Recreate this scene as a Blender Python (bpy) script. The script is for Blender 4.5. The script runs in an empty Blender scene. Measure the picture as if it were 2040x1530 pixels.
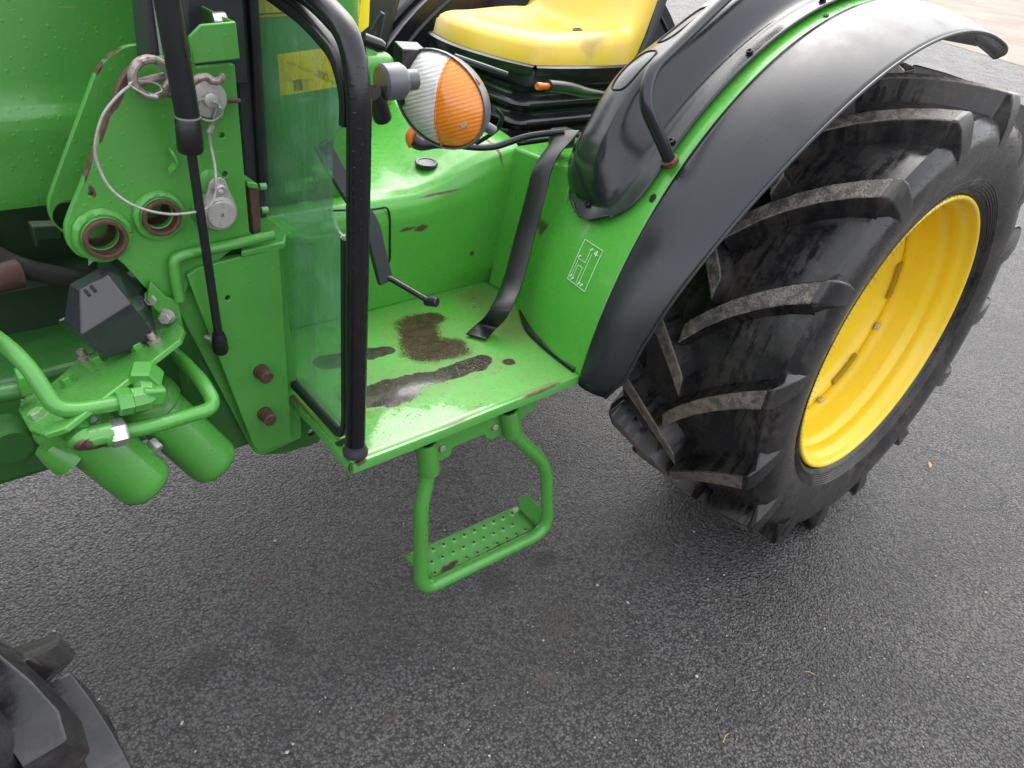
import bpy, bmesh, math, random
from mathutils import Vector, Matrix
random.seed(7)
R_ = math.radians
scene = bpy.context.scene
col = scene.collection

# ------------------------------------------------------------------ camera
cam_d = bpy.data.cameras.new('camera'); cam = bpy.data.objects.new('camera', cam_d); col.objects.link(cam)
cam_d.sensor_width = 36; cam_d.lens = 1530.7 / 2040 * 36
cam_d.clip_start = .02; cam_d.clip_end = 2000
c_r = Vector((.75799711, -.64254137, .11216493)); c_d = Vector((-.27420249, -.46993775, -.8390301)); c_f = Vector((.59182208, .60522649, -.53239789))
m = Matrix((( c_r.x, -c_d.x, -c_f.x, 0), (c_r.y, -c_d.y, -c_f.y, 0), (c_r.z, -c_d.z, -c_f.z, 1.46483), (0, 0, 0, 1)))
cam.matrix_world = m
scene.camera = cam

# ------------------------------------------------------------------ sky, sun, exposure
SUN_EL, SUN_AZ = R_(56), R_(38)        # sun direction: azimuth from +X (tractor rear) towards +Y
world = bpy.data.worlds.new('World'); scene.world = world; world.use_nodes = True
nt = world.node_tree; nt.nodes.clear()
sky = nt.nodes.new('ShaderNodeTexSky'); sky.sky_type = 'NISHITA'; sky.sun_disc = False
sky.sun_elevation = SUN_EL; sky.sun_rotation = R_(90) - SUN_AZ
sky.air_density = 1.0; sky.dust_density = 6.0; sky.ozone_density = 1.0
hsv = nt.nodes.new('ShaderNodeHueSaturation'); hsv.inputs['Saturation'].default_value = .40
bg = nt.nodes.new('ShaderNodeBackground'); bg.inputs[1].default_value = .15
wo = nt.nodes.new('ShaderNodeOutputWorld')
gam = nt.nodes.new('ShaderNodeGamma'); gam.inputs[1].default_value = .54          # overcast: the cloud layer evens the sky out
lift = nt.nodes.new('ShaderNodeVectorMath'); lift.operation = 'SCALE'; lift.inputs['Scale'].default_value = 4.15
nt.links.new(sky.outputs[0], hsv.inputs['Color']); nt.links.new(hsv.outputs[0], gam.inputs[0]); nt.links.new(gam.outputs[0], lift.inputs[0]); nt.links.new(lift.outputs[0], bg.inputs[0]); nt.links.new(bg.outputs[0], wo.inputs[0])
sd = bpy.data.lights.new('sun', 'SUN'); so = bpy.data.objects.new('sun', sd); col.objects.link(so)
sd.energy = .6; sd.angle = R_(60); sd.color = (1, .97, .92)
sv = Vector((math.cos(SUN_EL) * math.cos(SUN_AZ), math.cos(SUN_EL) * math.sin(SUN_AZ), math.sin(SUN_EL)))
so.rotation_euler = sv.to_track_quat('Z', 'Y').to_euler(); so.location = (0, 0, 6)
scene.view_settings.view_transform = 'Standard'; scene.view_settings.look = 'None'
scene.view_settings.gamma = 1; scene.view_settings.exposure = .95
try: scene.view_settings.use_curve_mapping = False
except Exception: pass
scene.render.engine = 'CYCLES'
scene.cycles.max_bounces = 8; scene.cycles.transparent_max_bounces = 12
scene.cycles.caustics_reflective = False; scene.cycles.caustics_refractive = False

# ------------------------------------------------------------------ material helpers
class NT:
    def __init__(s, name):
        s.m = bpy.data.materials.new(name); s.m.use_nodes = True; s.t = s.m.node_tree
        s.b = s.t.nodes['Principled BSDF']; s.co = None
    def n(s, ty, **kw):
        o = s.t.nodes.new(ty)
        for k, v in kw.items():
            if k in o.inputs.keys() if hasattr(o.inputs, 'keys') else False: o.inputs[k].default_value = v
            else: setattr(o, k, v)
        return o
    def l(s, a, b): s.t.links.new(a, b)
    def pos(s):
        if s.co is None: s.co = s.n('ShaderNodeNewGeometry').outputs['Position']
        return s.co
    def noise(s, scale, detail=4, rough=.55, dist=0, vec=None):
        o = s.n('ShaderNodeTexNoise'); o.inputs['Scale'].default_value = scale; o.inputs['Detail'].default_value = detail
        o.inputs['Roughness'].default_value = rough; o.inputs['Distortion'].default_value = dist
        s.l(vec or s.pos(), o.inputs['Vector']); return o.outputs[0]
    def voro(s, scale, feature='F1', out='Distance', vec=None):
        o = s.n('ShaderNodeTexVoronoi'); o.feature = feature; o.inputs['Scale'].default_value = scale
        s.l(vec or s.pos(), o.inputs['Vector']); return o.outputs[out]
    def math(s, op, a, b=None, c=None, clamp=False):
        o = s.n('ShaderNodeMath'); o.operation = op; o.use_clamp = clamp
        for i, v in enumerate((a, b, c)):
            if v is None: continue
            if isinstance(v, (int, float)): o.inputs[i].default_value = v
            else: s.l(v, o.inputs[i])
        return o.outputs[0]
    def ramp(s, f, a, b, lo=0., hi=1.):
        o = s.n('ShaderNodeMapRange'); o.interpolation_type = 'SMOOTHSTEP'
        s.l(f, o.inputs[0])
        for i, v in zip((1, 2, 3, 4), (a, b, lo, hi)): o.inputs[i].default_value = v
        return o.outputs[0]
    def mix(s, f, a, b):
        o = s.n('ShaderNodeMix'); o.data_type = 'RGBA'
        for i, v in ((0, f), (6, a), (7, b)):
            if isinstance(v, (int, float)): o.inputs[i].default_value = v
            elif isinstance(v, tuple): o.inputs[i].default_value = (*v, 1) if len(v) == 3 else v
            else: s.l(v, o.inputs[i])
        return o.outputs[2]
    def bump(s, h, strength=.3, dist=.002, normal=None):
        o = s.n('ShaderNodeBump'); o.inputs['Strength'].default_value = strength; o.inputs['Distance'].default_value = dist
        s.l(h, o.inputs['Height'])
        if normal is not None: s.l(normal, o.inputs['Normal'])
        return o.outputs[0]
    def set(s, **kw):
        names = dict(color='Base Color', rough='Roughness', metal='Metallic', coat='Coat Weight', coatr='Coat Roughness', spec='Specular IOR Level',
                     normal='Normal', trans='Transmission Weight', ior='IOR', alpha='Alpha', sheen='Sheen Weight', coatn='Coat Normal')
        for k, v in kw.items():
            i = s.b.inputs[names[k]]
            if isinstance(v, (int, float)): i.default_value = v
            elif isinstance(v, tuple): i.default_value = (*v, 1)
            else: s.l(v, i)
        return s.m
    def xyz(s, vec=None):
        o = s.n('ShaderNodeSeparateXYZ'); s.l(vec or s.pos(), o.inputs[0]); return o.outputs
    def droplets(s, scale, size):
        """sparse water beads: height field and mask"""
        v = s.n('ShaderNodeTexVoronoi'); v.feature = 'F1'; v.inputs['Scale'].default_value = scale; s.l(s.pos(), v.inputs['Vector'])
        cc = s.n('ShaderNodeSeparateColor'); s.l(v.outputs['Color'], cc.inputs[0])
        rad = s.math('MULTIPLY', cc.outputs[0], size)
        h = s.math('SUBTRACT', rad, v.outputs['Distance'])
        return s.ramp(h, 0, .12)

GREEN = (.076, .312, .048)
def green_paint(name, rough=.22, dull=.25, base=GREEN, drops=True, rust=None, coat=.3):
    s = NT(name)
    n1 = s.noise(7, 6, .6); n2 = s.noise(60, 5, .65); n3 = s.noise(260, 2, .5)
    c = s.mix(s.ramp(n1, .35, .75, 0, .35), base, tuple(v * .72 for v in base))
    dust = s.math('MULTIPLY', s.ramp(n2, .52, .75), s.ramp(n1, .4, .65))
    c = s.mix(s.math('MULTIPLY', dust, .38), c, (.105, .15, .06))
    mp = s.n('ShaderNodeMapping'); mp.inputs['Scale'].default_value = (1, 1, .09); s.l(s.pos(), mp.inputs[0])
    stk = s.math('MULTIPLY', s.ramp(s.noise(55, 5, .65, vec=mp.outputs[0]), .55, .75), s.ramp(n1, .38, .6))
    c = s.mix(s.math('MULTIPLY', stk, .32), c, (.16, .26, .10))
    spk = s.ramp(n3, .74, .79)
    c = s.mix(s.math('MULTIPLY', spk, .5), c, (.38, .42, .26))
    ms = s.n('ShaderNodeMapping'); ms.inputs['Rotation'].default_value = (.5, .35, .9); ms.inputs['Scale'].default_value = (9, 120, 120); s.l(s.pos(), ms.inputs[0])
    scr = s.math('MULTIPLY', s.ramp(s.noise(1.0, 2, .5, vec=ms.outputs[0]), .70, .74), s.ramp(s.noise(14, 3), .50, .62))
    c = s.mix(s.math('MULTIPLY', scr, .45), c, (.22, .36, .16))
    r = s.math('ADD', s.ramp(n2, .3, .8, rough, rough + dull), s.math('MULTIPLY', dust, .2), clamp=True)
    h = s.math('ADD', s.math('MULTIPLY', s.noise(420, 2), .12), s.math('MULTIPLY', n2, .25))
    if drops: h = s.math('ADD', h, s.math('MULTIPLY', s.droplets(95, .34), .9))
    if rust:
        mk = rust(s); c = s.mix(mk, c, s.mix(s.ramp(s.noise(90, 5), .3, .7), (.052, .024, .018), (.115, .056, .036)))
        r = s.math('MAXIMUM', r, s.math('MULTIPLY', mk, .5))
        h = s.math('SUBTRACT', h, s.math('MULTIPLY', mk, .8))
    return s.set(color=c, rough=r, normal=s.bump(h, .35, .0012), coat=coat, coatr=.10)

def rough_black(name, base=(.012, .012, .014), rough=.28, grain=700, gs=.25, wear=.15, drops=False):
    s = NT(name)
    n1 = s.noise(11, 5, .6); n2 = s.noise(70, 5, .65)
    c = s.mix(s.math('MULTIPLY', s.ramp(n2, .55, .8), wear), base, (.09, .08, .072))
    r = s.ramp(n1, .3, .75, rough - .06, rough + .14)
    h = s.noise(grain, 2)
    if drops: h = s.math('ADD', h, s.math('MULTIPLY', s.droplets(110, .36), 3))
    return s.set(color=c, rough=r, normal=s.bump(h, gs, .0006))

def metal(name, base=(.42, .41, .39), rough=.42, met=.75, dirt=.4, dcol=(.12, .09, .07)):
    s = NT(name)
    n = s.noise(130, 5, .6)
    c = s.mix(s.math('MULTIPLY', s.ramp(n, .45, .7), dirt), base, dcol)
    return s.set(color=c, rough=s.ramp(n, .3, .7, rough - .1, rough + .15), metal=met, normal=s.bump(s.noise(500, 2), .15, .0005))

def plain(name, color, rough=.5, **kw):
    s = NT(name); n = s.noise(90, 4)
    c = s.mix(s.ramp(n, .4, .75, 0, .35), color, tuple(v * .6 for v in color))
    return s.set(color=c, rough=rough, normal=s.bump(s.noise(600, 2), .12, .0004), **kw)

def blob_mask(s, blobs, sharp=.06, nscale=28, namp=.35, u='x', v='y', fine=0):
    """stain shapes: union of rotated ellipses with ragged borders. blob=(cu,cv,ru,rv,rot)"""
    x = s.xyz(); U = x['XYZ'.index(u.upper())]; V = x['XYZ'.index(v.upper())]
    w = s.math('MULTIPLY', s.math('SUBTRACT', s.noise(nscale, 6, .6), .5), namp)
    if fine: w = s.math('ADD', w, s.math('MULTIPLY', s.math('SUBTRACT', s.noise(nscale * 9, 4, .7), .5), fine))
    best = None
    for (cu, cv, ru, rv, rot) in blobs:
        du = s.math('SUBTRACT', U, cu); dv = s.math('SUBTRACT', V, cv)
        cr, sr = math.cos(rot), math.sin(rot)
        a = s.math('DIVIDE', s.math('ADD', s.math('MULTIPLY', du, cr), s.math('MULTIPLY', dv, sr)), ru)
        b = s.math('DIVIDE', s.math('SUBTRACT', s.math('MULTIPLY', dv, cr), s.math('MULTIPLY', du, sr)), rv)
        d = s.math('SQRT', s.math('ADD', s.math('MULTIPLY', a, a), s.math('MULTIPLY', b, b)))
        best = d if best is None else s.math('MINIMUM', best, d)
    return s.ramp(s.math('ADD', best, w), 1 - sharp, 1 + sharp, 1, 0)

def seg_mask(s, segs, sharp=.05, n1=9, a1=.5, n2=45, a2=.4, fine=.25, plane=(0, 1)):
    """ragged patches drawn as thick strokes: (u0,v0,u1,v1,r0,r1)"""
    x = s.xyz(); U, W = x[plane[0]], x[plane[1]]
    w = s.math('ADD', s.math('MULTIPLY', s.math('SUBTRACT', s.noise(n1, 3, .5), .5), a1), s.math('MULTIPLY', s.math('SUBTRACT', s.noise(n2, 5, .6), .5), a2))
    w = s.math('ADD', w, s.math('MULTIPLY', s.math('SUBTRACT', s.noise(330, 3, .6), .5), fine))
    best = None
    for (u0, v0, u1, v1, r0, r1) in segs:
        du, dv = u1 - u0, v1 - v0; L2 = max(du * du + dv * dv, 1e-9)
        a_ = s.math('SUBTRACT', U, u0); b_ = s.math('SUBTRACT', W, v0)
        t = s.math('DIVIDE', s.math('ADD', s.math('MULTIPLY', a_, du), s.math('MULTIPLY', b_, dv)), L2, clamp=True)
        ex = s.math('SUBTRACT', a_, s.math('MULTIPLY', t, du)); ey = s.math('SUBTRACT', b_, s.math('MULTIPLY', t, dv))
        d = s.math('SQRT', s.math('ADD', s.math('MULTIPLY', ex, ex), s.math('MULTIPLY', ey, ey)))
        d = s.math('DIVIDE', d, s.math('ADD', s.math('MULTIPLY', t, r1 - r0), r0))
        best = d if best is None else s.math('MINIMUM', best, d)
    return s.ramp(s.math('ADD', best, w), 1 - sharp, 1 + sharp, 1, 0)

# ------------------------------------------------------------------ geometry helpers
ROOT = Vector((1.2, 1.55, 0))
def V(*a): return Vector(a[0]) if len(a) == 1 else Vector(a)
def link(name, me, mat, parent=None, smooth=True, bevel=0, seg=2, ang=35):
    o = bpy.data.objects.new(name, me); col.objects.link(o)
    if mat is not None: me.materials.append(mat)
    if parent is not None:
        o.parent = parent
        if parent.parent is None: o.location = -Vector(parent.location)
    if smooth:
        me.polygons.foreach_set('use_smooth', [True] * len(me.polygons))
        try: me.set_sharp_from_angle(angle=R_(ang))
        except Exception: pass
    if bevel:
        b = o.modifiers.new('bevel', 'BEVEL'); b.width = bevel; b.segments = seg; b.limit_method = 'ANGLE'; b.angle_limit = R_(32)
        b.harden_normals = False
    return o
def group_empty(name, parent):
    e = bpy.data.objects.new(name, None); col.objects.link(e); e.parent = parent
    e.location = -Vector(parent.location) if parent.parent is None else (0, 0, 0)
    return e
def mesh(name, verts, faces, mat, parent=None, **kw):
    me = bpy.data.meshes.new(name); me.from_pydata([tuple(v) for v in verts], [], faces); me.validate(); me.update()
    bm = bmesh.new(); bm.from_mesh(me); bmesh.ops.recalc_face_normals(bm, faces=bm.faces); bm.to_mesh(me); bm.free()
    return link(name, me, mat, parent, **kw)
def join(*ms):
    vs, fs = [], []
    for v, f in ms:
        k = len(vs); vs += list(v); fs += [[i + k for i in q] for q in f]
    return vs, fs
def frame(t, up=None):
    t = t.normalized(); up = up or Vector((0, 0, 1))
    if abs(t.dot(up)) > .97: up = Vector((1, 0, 0))
    a = t.cross(up).normalized(); return a, a.cross(t).normalized()
def fillet(pts, r, n=6):
    """round the corners of a polyline"""
    pts = [Vector(p) for p in pts]; out = [pts[0]]
    for i in range(1, len(pts) - 1):
        p0, p1, p2 = pts[i - 1], pts[i], pts[i + 1]; rr = r[i] if isinstance(r, (list, tuple)) else r
        d0 = (p0 - p1); d1 = (p2 - p1); k = min(rr, d0.length * .48, d1.length * .48)
        a = p1 + d0.normalized() * k; b = p1 + d1.normalized() * k
        for j in range(n + 1):
            t = j / n; out.append(a * (1 - t) ** 2 + p1 * 2 * t * (1 - t) + b * t * t)
    out.append(pts[-1]); return out
def spline(pts, n=8):
    pts = [Vector(p) for p in pts]; out = []
    for i in range(len(pts) - 1):
        p0 = pts[max(i - 1, 0)]; p1 = pts[i]; p2 = pts[i + 1]; p3 = pts[min(i + 2, len(pts) - 1)]
        for j in range(n):
            t = j / n
            out.append(.5 * ((2 * p1) + (p2 - p0) * t + (2 * p0 - 5 * p1 + 4 * p2 - p3) * t * t + (3 * p1 - p0 - 3 * p2 + p3) * t ** 3))
    out.append(pts[-1]); return out
def sweep(path, section, caps=True, scale=None, up=None):
    """sweep a closed 2-D section (list of (a,b)) along a path with parallel transport"""
    path = [Vector(p) for p in path]; vs, fs = [], []; n = len(section)
    t0 = (path[1] - path[0]).normalized(); a, b = frame(t0, up)
    for i, p in enumerate(path):
        t = (path[min(i + 1, len(path) - 1)] - path[max(i - 1, 0)]).normalized()
        q = t0.rotation_difference(t); a = q @ a; b = q @ b; t0 = t
        k = scale(i / (len(path) - 1)) if scale else 1
        for (u, v) in section: vs.append(p + a * u * k + b * v * k)
    for i in range(len(path) - 1):
        for j in range(n): fs.append([i * n + j, i * n + (j + 1) % n, (i + 1) * n + (j + 1) % n, (i + 1) * n + j])
    if caps: fs.append(list(range(n))[::-1]); fs.append([(len(path) - 1) * n + j for j in range(n)])
    return vs, fs
def circ(r, n=14, rb=None): return [(r * math.cos(2 * math.pi * i / n), (rb or r) * math.sin(2 * math.pi * i / n)) for i in range(n)]
def tube(path, r, n=14, **kw): return sweep(path, circ(r, n), **kw)
def lathe(prof, o, ax, n=32, up=None, closed=False):
    """prof: (distance along axis, radius)"""
    o = Vector(o); ax = Vector(ax).normalized(); a, b = frame(ax, up); vs, fs = [], []; k = len(prof)
    for i in range(n):
        c, s = math.cos(2 * math.pi * i / n), math.sin(2 * math.pi * i / n)
        for (h, r) in prof: vs.append(o + ax * h + (a * c + b * s) * max(r, 1e-5))
    for i in range(n):
        for j in range(k if closed else k - 1):
            fs.append([i * k + j, i * k + (j + 1) % k, ((i + 1) % n) * k + (j + 1) % k, ((i + 1) % n) * k + j])
    return vs, fs
def hexa(o, ax, r, h, n=6, cham=.12):
    o = Vector(o); ax = Vector(ax).normalized()
    return lathe([(0, 0), (0, r), (h * (1 - cham * 1.3), r), (h, r * (1 - cham)), (h, 0)], o, ax, n)
def bolt(name, o, ax, r, h, mat, parent, washer=True, sock=False):
    o = Vector(o); ax = Vector(ax).normalized(); parts = []
    if washer: parts.append(lathe([(0, 0), (0, r * 1.28), (h * .18, r * 1.28), (h * .18, 0)], o, ax, 20))
    b = o + ax * (h * .18 if washer else 0)
    if sock: parts.append(lathe([(0, 0), (0, r), (h * .9, r), (h, r * .9), (h, r * .55), (h * .55, r * .5), (h * .55, 0)], b, ax, 16))
    else: parts.append(hexa(b, ax, r, h))
    return mesh(name, *join(*parts), mat, parent, ang=25)
def plate(name, outline, holes, o, U, W, thick, mat, parent, bev=.0015, res=1):
    """flat sheet with holes: outline / holes in (u,v); front face at o, thickness goes along U x W"""
    o = Vector(o); U = Vector(U).normalized(); W = Vector(W).normalized(); N = U.cross(W).normalized()
    cu = bpy.data.curves.new(name, 'CURVE'); cu.dimensions = '2D'; cu.fill_mode = 'BOTH'
    cu.extrude = max(thick / 2 - bev, 1e-4); cu.bevel_depth = bev; cu.bevel_resolution = 1; cu.offset = -bev
    for lp in [outline] + list(holes):
        sp = cu.splines.new('POLY'); sp.points.add(len(lp) - 1); sp.use_cyclic_u = True
        for q, pt in zip(lp, sp.points): pt.co = (q[0], q[1], 0, 1)
    ob = bpy.data.objects.new(name, cu); col.objects.link(ob)
    me = bpy.data.meshes.new_from_object(ob.evaluated_get(bpy.context.evaluated_depsgraph_get()))
    bpy.data.objects.remove(ob); bpy.data.curves.remove(cu)
    M = Matrix(((U.x, W.x, N.x, o.x + N.x * thick / 2), (U.y, W.y, N.y, o.y + N.y * thick / 2), (U.z, W.z, N.z, o.z + N.z * thick / 2), (0, 0, 0, 1)))
    me.transform(M); me.materials.clear(); me.name = name
    return link(name, me, mat, parent, ang=25)
def ring2(c, r, n=28): return [(c[0] + r * math.cos(2 * math.pi * i / n), c[1] + r * math.sin(2 * math.pi * i / n)) for i in range(n)]
def rpoly(pts, r, n=5):
    """rounded closed polygon (2-D)"""
    m_ = len(pts); out = []
    for i in range(m_):
        p0, p1, p2 = Vector((*pts[i - 1], 0)), Vector((*pts[i], 0)), Vector((*pts[(i + 1) % m_], 0))
        rr = r[i] if isinstance(r, (list, tuple)) else r
        if rr <= 0: out.append((p1.x, p1.y)); continue
        d0, d1 = p0 - p1, p2 - p1; k = min(rr, d0.length * .45, d1.length * .45)
        a, b = p1 + d0.normalized() * k, p1 + d1.normalized() * k
        for j in range(n + 1):
            t = j / n; q = a * (1 - t) ** 2 + p1 * 2 * t * (1 - t) + b * t * t; out.append((q.x, q.y))
    return out
def prism(poly, ext):
    """poly: planar loop of 3-D points, extruded by vector ext"""
    poly = [Vector(p) for p in poly]; e = Vector(ext); n = len(poly)
    vs = poly + [p + e for p in poly]
    fs = [list(range(n)), [n + i for i in range(n)][::-1]] + [[i, (i + 1) % n, n + (i + 1) % n, n + i] for i in range(n)]
    return vs, fs
def box(c, s, rot=None):
    c = Vector(c); h = Vector(s) / 2; vs = []
    for x in (-1, 1):
        for y in (-1, 1):
            for z in (-1, 1):
                q = Vector((x * h.x, y * h.y, z * h.z)); vs.append(c + (rot @ q if rot else q))
    return vs, [[0, 1, 3, 2], [4, 6, 7, 5], [0, 4, 5, 1], [2, 3, 7, 6], [0, 2, 6, 4], [1, 5, 7, 3]]
def grid(fn, nu, nv, wrap=False):
    vs = [fn(i / nu, j / nv) for i in range(nu + 1) for j in range(nv + 1)]
    fs = [[i * (nv + 1) + j, i * (nv + 1) + j + 1, (i + 1) * (nv + 1) + j + 1, (i + 1) * (nv + 1) + j] for i in range(nu) for j in range(nv)]
    return vs, fs
def shell(o, t, off=-1):
    s = o.modifiers.new('shell', 'SOLIDIFY'); s.thickness = t; s.offset = off; return o
def lerp(tab, x):
    for (a, b), (c, d) in zip(tab, tab[1:]):
        if x <= c: return b + (d - b) * max(0, min(1, (x - a) / (c - a)))
    return tab[-1][1]

# ------------------------------------------------------------------ materials
def stain(*bl, **kw): return lambda s: blob_mask(s, bl, **kw)
M = {}
def edge_rust(s):
    a = blob_mask(s, [(*(0.3239, 1.1, 1.2228)[0::2], .022, .006, .62), (*(0.3047, 1.1, 1.2002)[0::2], .009, .030, -.42), (*(0.2848, 1.1, 1.1657)[0::2], .004, .035, -.38), (*(0.2937, 1.1, 1.184)[0::2], .007, .022, -.42), (*(0.2801, 1.1, 1.159)[0::2], .006, .011, -.3), (*(0.2569, 1.1, 1.113)[0::2], .0026, .030, -.38),
                    (*(0.2525, 1.1, 1.0717)[0::2], .004, .009, 0.2)], .12, 60, .5, 'x', 'z', .3)
    return a
M['plate'] = green_paint('bracket_green_paint', .32, .25, rust=edge_rust)
M['green'] = green_paint('green_paint')
M['plate2'] = green_paint('rear_plate_green_paint', .32, .25, rust=lambda s: blob_mask(s, [(*(0.3294, 1.195, 1.2259)[0::2], .028, .004, .55), (*(0.3115, 1.195, 1.2096)[0::2], .004, .014, -.4)], .12, 60, .5, 'x', 'z', .3))
M['hood'] = green_paint('hood_green_paint', .2, .12, base=(.068, .285, .046))
M['fender'] = green_paint('fender_green_paint', .2, .2, base=(.082, .375, .046), drops=False)
M['cast'] = green_paint('cast_green_paint', .45, .3, base=(.026, .14, .020), drops=False)
M['dark_cast'] = plain('dark_green_casting', (.010, .035, .010), .6)  # very dark green base for engine block, its bracket and gearbox
def cab_floor():
    s = NT('worn_wet_floor_paint')
    n1 = s.noise(6, 5, .6); n2 = s.noise(75, 5, .65); n3 = s.noise(320, 3, .6)
    c = s.mix(s.ramp(n1, .35, .7, 0, .5), (.080, .330, .044), (.098, .265, .048))
    dirt = s.math('MULTIPLY', s.ramp(n2, .45, .72), .35)
    c = s.mix(dirt, c, (.13, .17, .05))
    edge = blob_mask(s, [(*(1.0981, 1.275, 0.645)[:2], .045, .035, .3), (*(1.0855, 1.1375, 0.645)[:2], .10, .06, 1.2), (*(0.9592, 1.0049, 0.645)[:2], .012, .016, .4), (*(0.939, 0.8945, 0.645)[:2], .07, .004, 0)], .5, 30, .5, fine=.6)
    c = s.mix(s.math('MULTIPLY', edge, .45), c, (.13, .10, .045))
    rust = seg_mask(s, [(*(0.8812, 1.2208, 0.645)[:2], *(0.8434, 1.1412, 0.645)[:2], .048, .050), (*(0.9073, 1.2332, 0.645)[:2], *(0.9345, 1.2348, 0.645)[:2], .034, .026), (*(0.8384, 1.1248, 0.645)[:2], *(0.8876, 1.1117, 0.645)[:2], .050, .046), (*(0.9607, 1.0017, 0.645)[:2], *(0.9649, 1.0017, 0.645)[:2], .012, .012)], .22, 10, .45, 38, .8, 1.1)
    bare = seg_mask(s, [(*(0.727, 1.171, 0.645)[:2], *(0.7686, 1.1663, 0.645)[:2], .026, .017), (*(0.6368, 1.1836, 0.645)[:2], *(0.6766, 1.1744, 0.645)[:2], .024, .024), (*(0.8915, 1.0296, 0.645)[:2], *(0.9178, 1.0377, 0.645)[:2], .027, .020), (*(0.8078, 1.0287, 0.645)[:2], *(0.8915, 1.0296, 0.645)[:2], .022, .026), (*(0.7188, 1.0381, 0.645)[:2], *(0.8078, 1.0287, 0.645)[:2], .030, .021), (*(0.6258, 1.0407, 0.645)[:2], *(0.6948, 1.0277, 0.645)[:2], .034, .044)], .09, 9, .5, 36, .8, .4)
    rc = s.mix(s.ramp(s.noise(55, 5), .3, .7), (.028, .014, .011), (.066, .034, .025))
    bc = s.mix(s.ramp(s.noise(45, 5), .35, .65), (.018, .016, .017), (.050, .030, .024))
    halo = seg_mask(s, [(*(0.8728, 1.2124, 0.645)[:2], *(0.8901, 1.1152, 0.645)[:2], .085, .075), (*(0.6492, 1.0346, 0.645)[:2], *(0.9127, 1.0313, 0.645)[:2], .055, .045), (*(1.0816, 1.2835, 0.645)[:2], *(1.0751, 1.1431, 0.645)[:2], .05, .06)], .45, 10, .6, 30, .9, 1.2)
    c = s.mix(s.math('MULTIPLY', halo, .30), c, (.12, .15, .05))
    c = s.mix(bare, c, bc); c = s.mix(rust, c, rc)
    chipv = s.n('ShaderNodeTexVoronoi'); chipv.inputs['Scale'].default_value = 75; s.l(s.pos(), chipv.inputs['Vector'])
    cc_ = s.n('ShaderNodeSeparateColor'); s.l(chipv.outputs['Color'], cc_.inputs[0])
    rag = s.math('ADD', chipv.outputs['Distance'], s.math('MULTIPLY', s.math('SUBTRACT', s.noise(260, 3, .6), .5), .35))
    ch = s.ramp(s.math('SUBTRACT', s.math('MULTIPLY', s.ramp(cc_.outputs[0], .62, 1.0), .30), rag), -.02, .03)
    c = s.mix(s.math('MULTIPLY', ch, s.math('MULTIPLY', halo, .85)), c, (.055, .035, .026))
    chips = s.math('MULTIPLY', s.ramp(n3, .71, .76), s.ramp(n2, .4, .6))
    c = s.mix(s.math('MULTIPLY', chips, .7), c, (.24, .24, .18))
    # standing water: flat glossy film towards the outer edge
    x = s.xyz()
    film = s.math('ADD', s.ramp(x[1], .885, 1.10, .72, -.15), s.math('MULTIPLY', s.math('SUBTRACT', s.noise(11, 6, .62), .5), 1.9))
    film = s.math('ADD', film, s.ramp(x[0], .70, .95, .06, -.5))
    film = s.math('SUBTRACT', film, s.math('MULTIPLY', s.ramp(s.noise(150, 4, .7), .52, .66), .22))
    wet = s.ramp(film, .38, .50)
    wet = s.math('MAXIMUM', wet, s.math('MAXIMUM', s.math('MULTIPLY', bare, .9), s.math('MULTIPLY', rust, .75)))
    r = s.ramp(n2, .3, .75, .36, .6)
    r = s.mix(wet, r, s.ramp(n3, .50, .75, .09, .28))
    h = s.math('ADD', s.math('MULTIPLY', n2, .5), s.math('MULTIPLY', s.noise(500, 2), .25))
    h = s.math('ADD', h, s.math('MULTIPLY', s.droplets(120, .3), .8))
    hw = s.math('ADD', s.math('MULTIPLY', s.noise(55, 3), .35), s.math('MULTIPLY', s.ramp(n3, .52, .70), .22))
    hm = s.mix(wet, h, hw)
    return s.set(color=c, rough=r, normal=s.bump(hm, .5, .0016), spec=.5, coat=s.math('MULTIPLY', wet, .6), coatr=.09)
M['floor'] = cab_floor()
M['plastic'] = rough_black('black_fender_plastic', (.018, .019, .023), .24, 520, .30, .04)
M['console'] = rough_black('black_console_plastic', (.016, .017, .021), .17, 380, .32, .03)
M['tubeblack'] = rough_black('black_painted_tube', (.007, .007, .009), .18, 420, .22, .12, drops=True)
M['strut'] = rough_black('black_gas_strut', (.010, .010, .012), .30, 300, .15, .2)
M['rubber'] = rough_black('rubber_seal', (.008, .008, .009), .36, 500, .25, .12)
M['steelblack'] = rough_black('dusty_black_steel', (.030, .031, .036), .36, 250, .25, .4)
M['boxgrey'] = rough_black('black_cover_sheet', (.030, .031, .037), .20, 500, .12, .12)
M['galv'] = metal('galvanised_steel', (.50, .48, .45), .42, .55, .35)
M['zinc'] = metal('bright_zinc', (.62, .61, .60), .3, .8, .25)
M['paintbolt'] = metal('paint_splashed_bolt', (.20, .42, .15), .4, .3, .6, (.45, .44, .38))
M['rust'] = metal('brown_rust', (.085, .040, .028), .62, .15, .6, (.16, .085, .06))
M['rustring'] = metal('rusty_spring_steel', (.36, .31, .28), .45, .45, .8, (.13, .065, .045))
M['cable'] = metal('steel_cable', (.42, .41, .38), .5, .4, .3)
M['yellow'] = None
def yellow_rim():
    s = NT('yellow_rim_paint'); n = s.noise(9, 5); n2 = s.noise(85, 5, .65)
    c = s.mix(s.ramp(n, .35, .7, 0, .45), (.84, .60, .030), (.78, .54, .024))
    c = s.mix(s.math('MULTIPLY', s.ramp(n2, .6, .75), .35), c, (.42, .27, .05))
    return s.set(color=c, rough=s.ramp(n2, .3, .7, .3, .5), normal=s.bump(s.noise(300, 2), .12, .0006), coat=.15)
M['yellow'] = yellow_rim()
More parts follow.
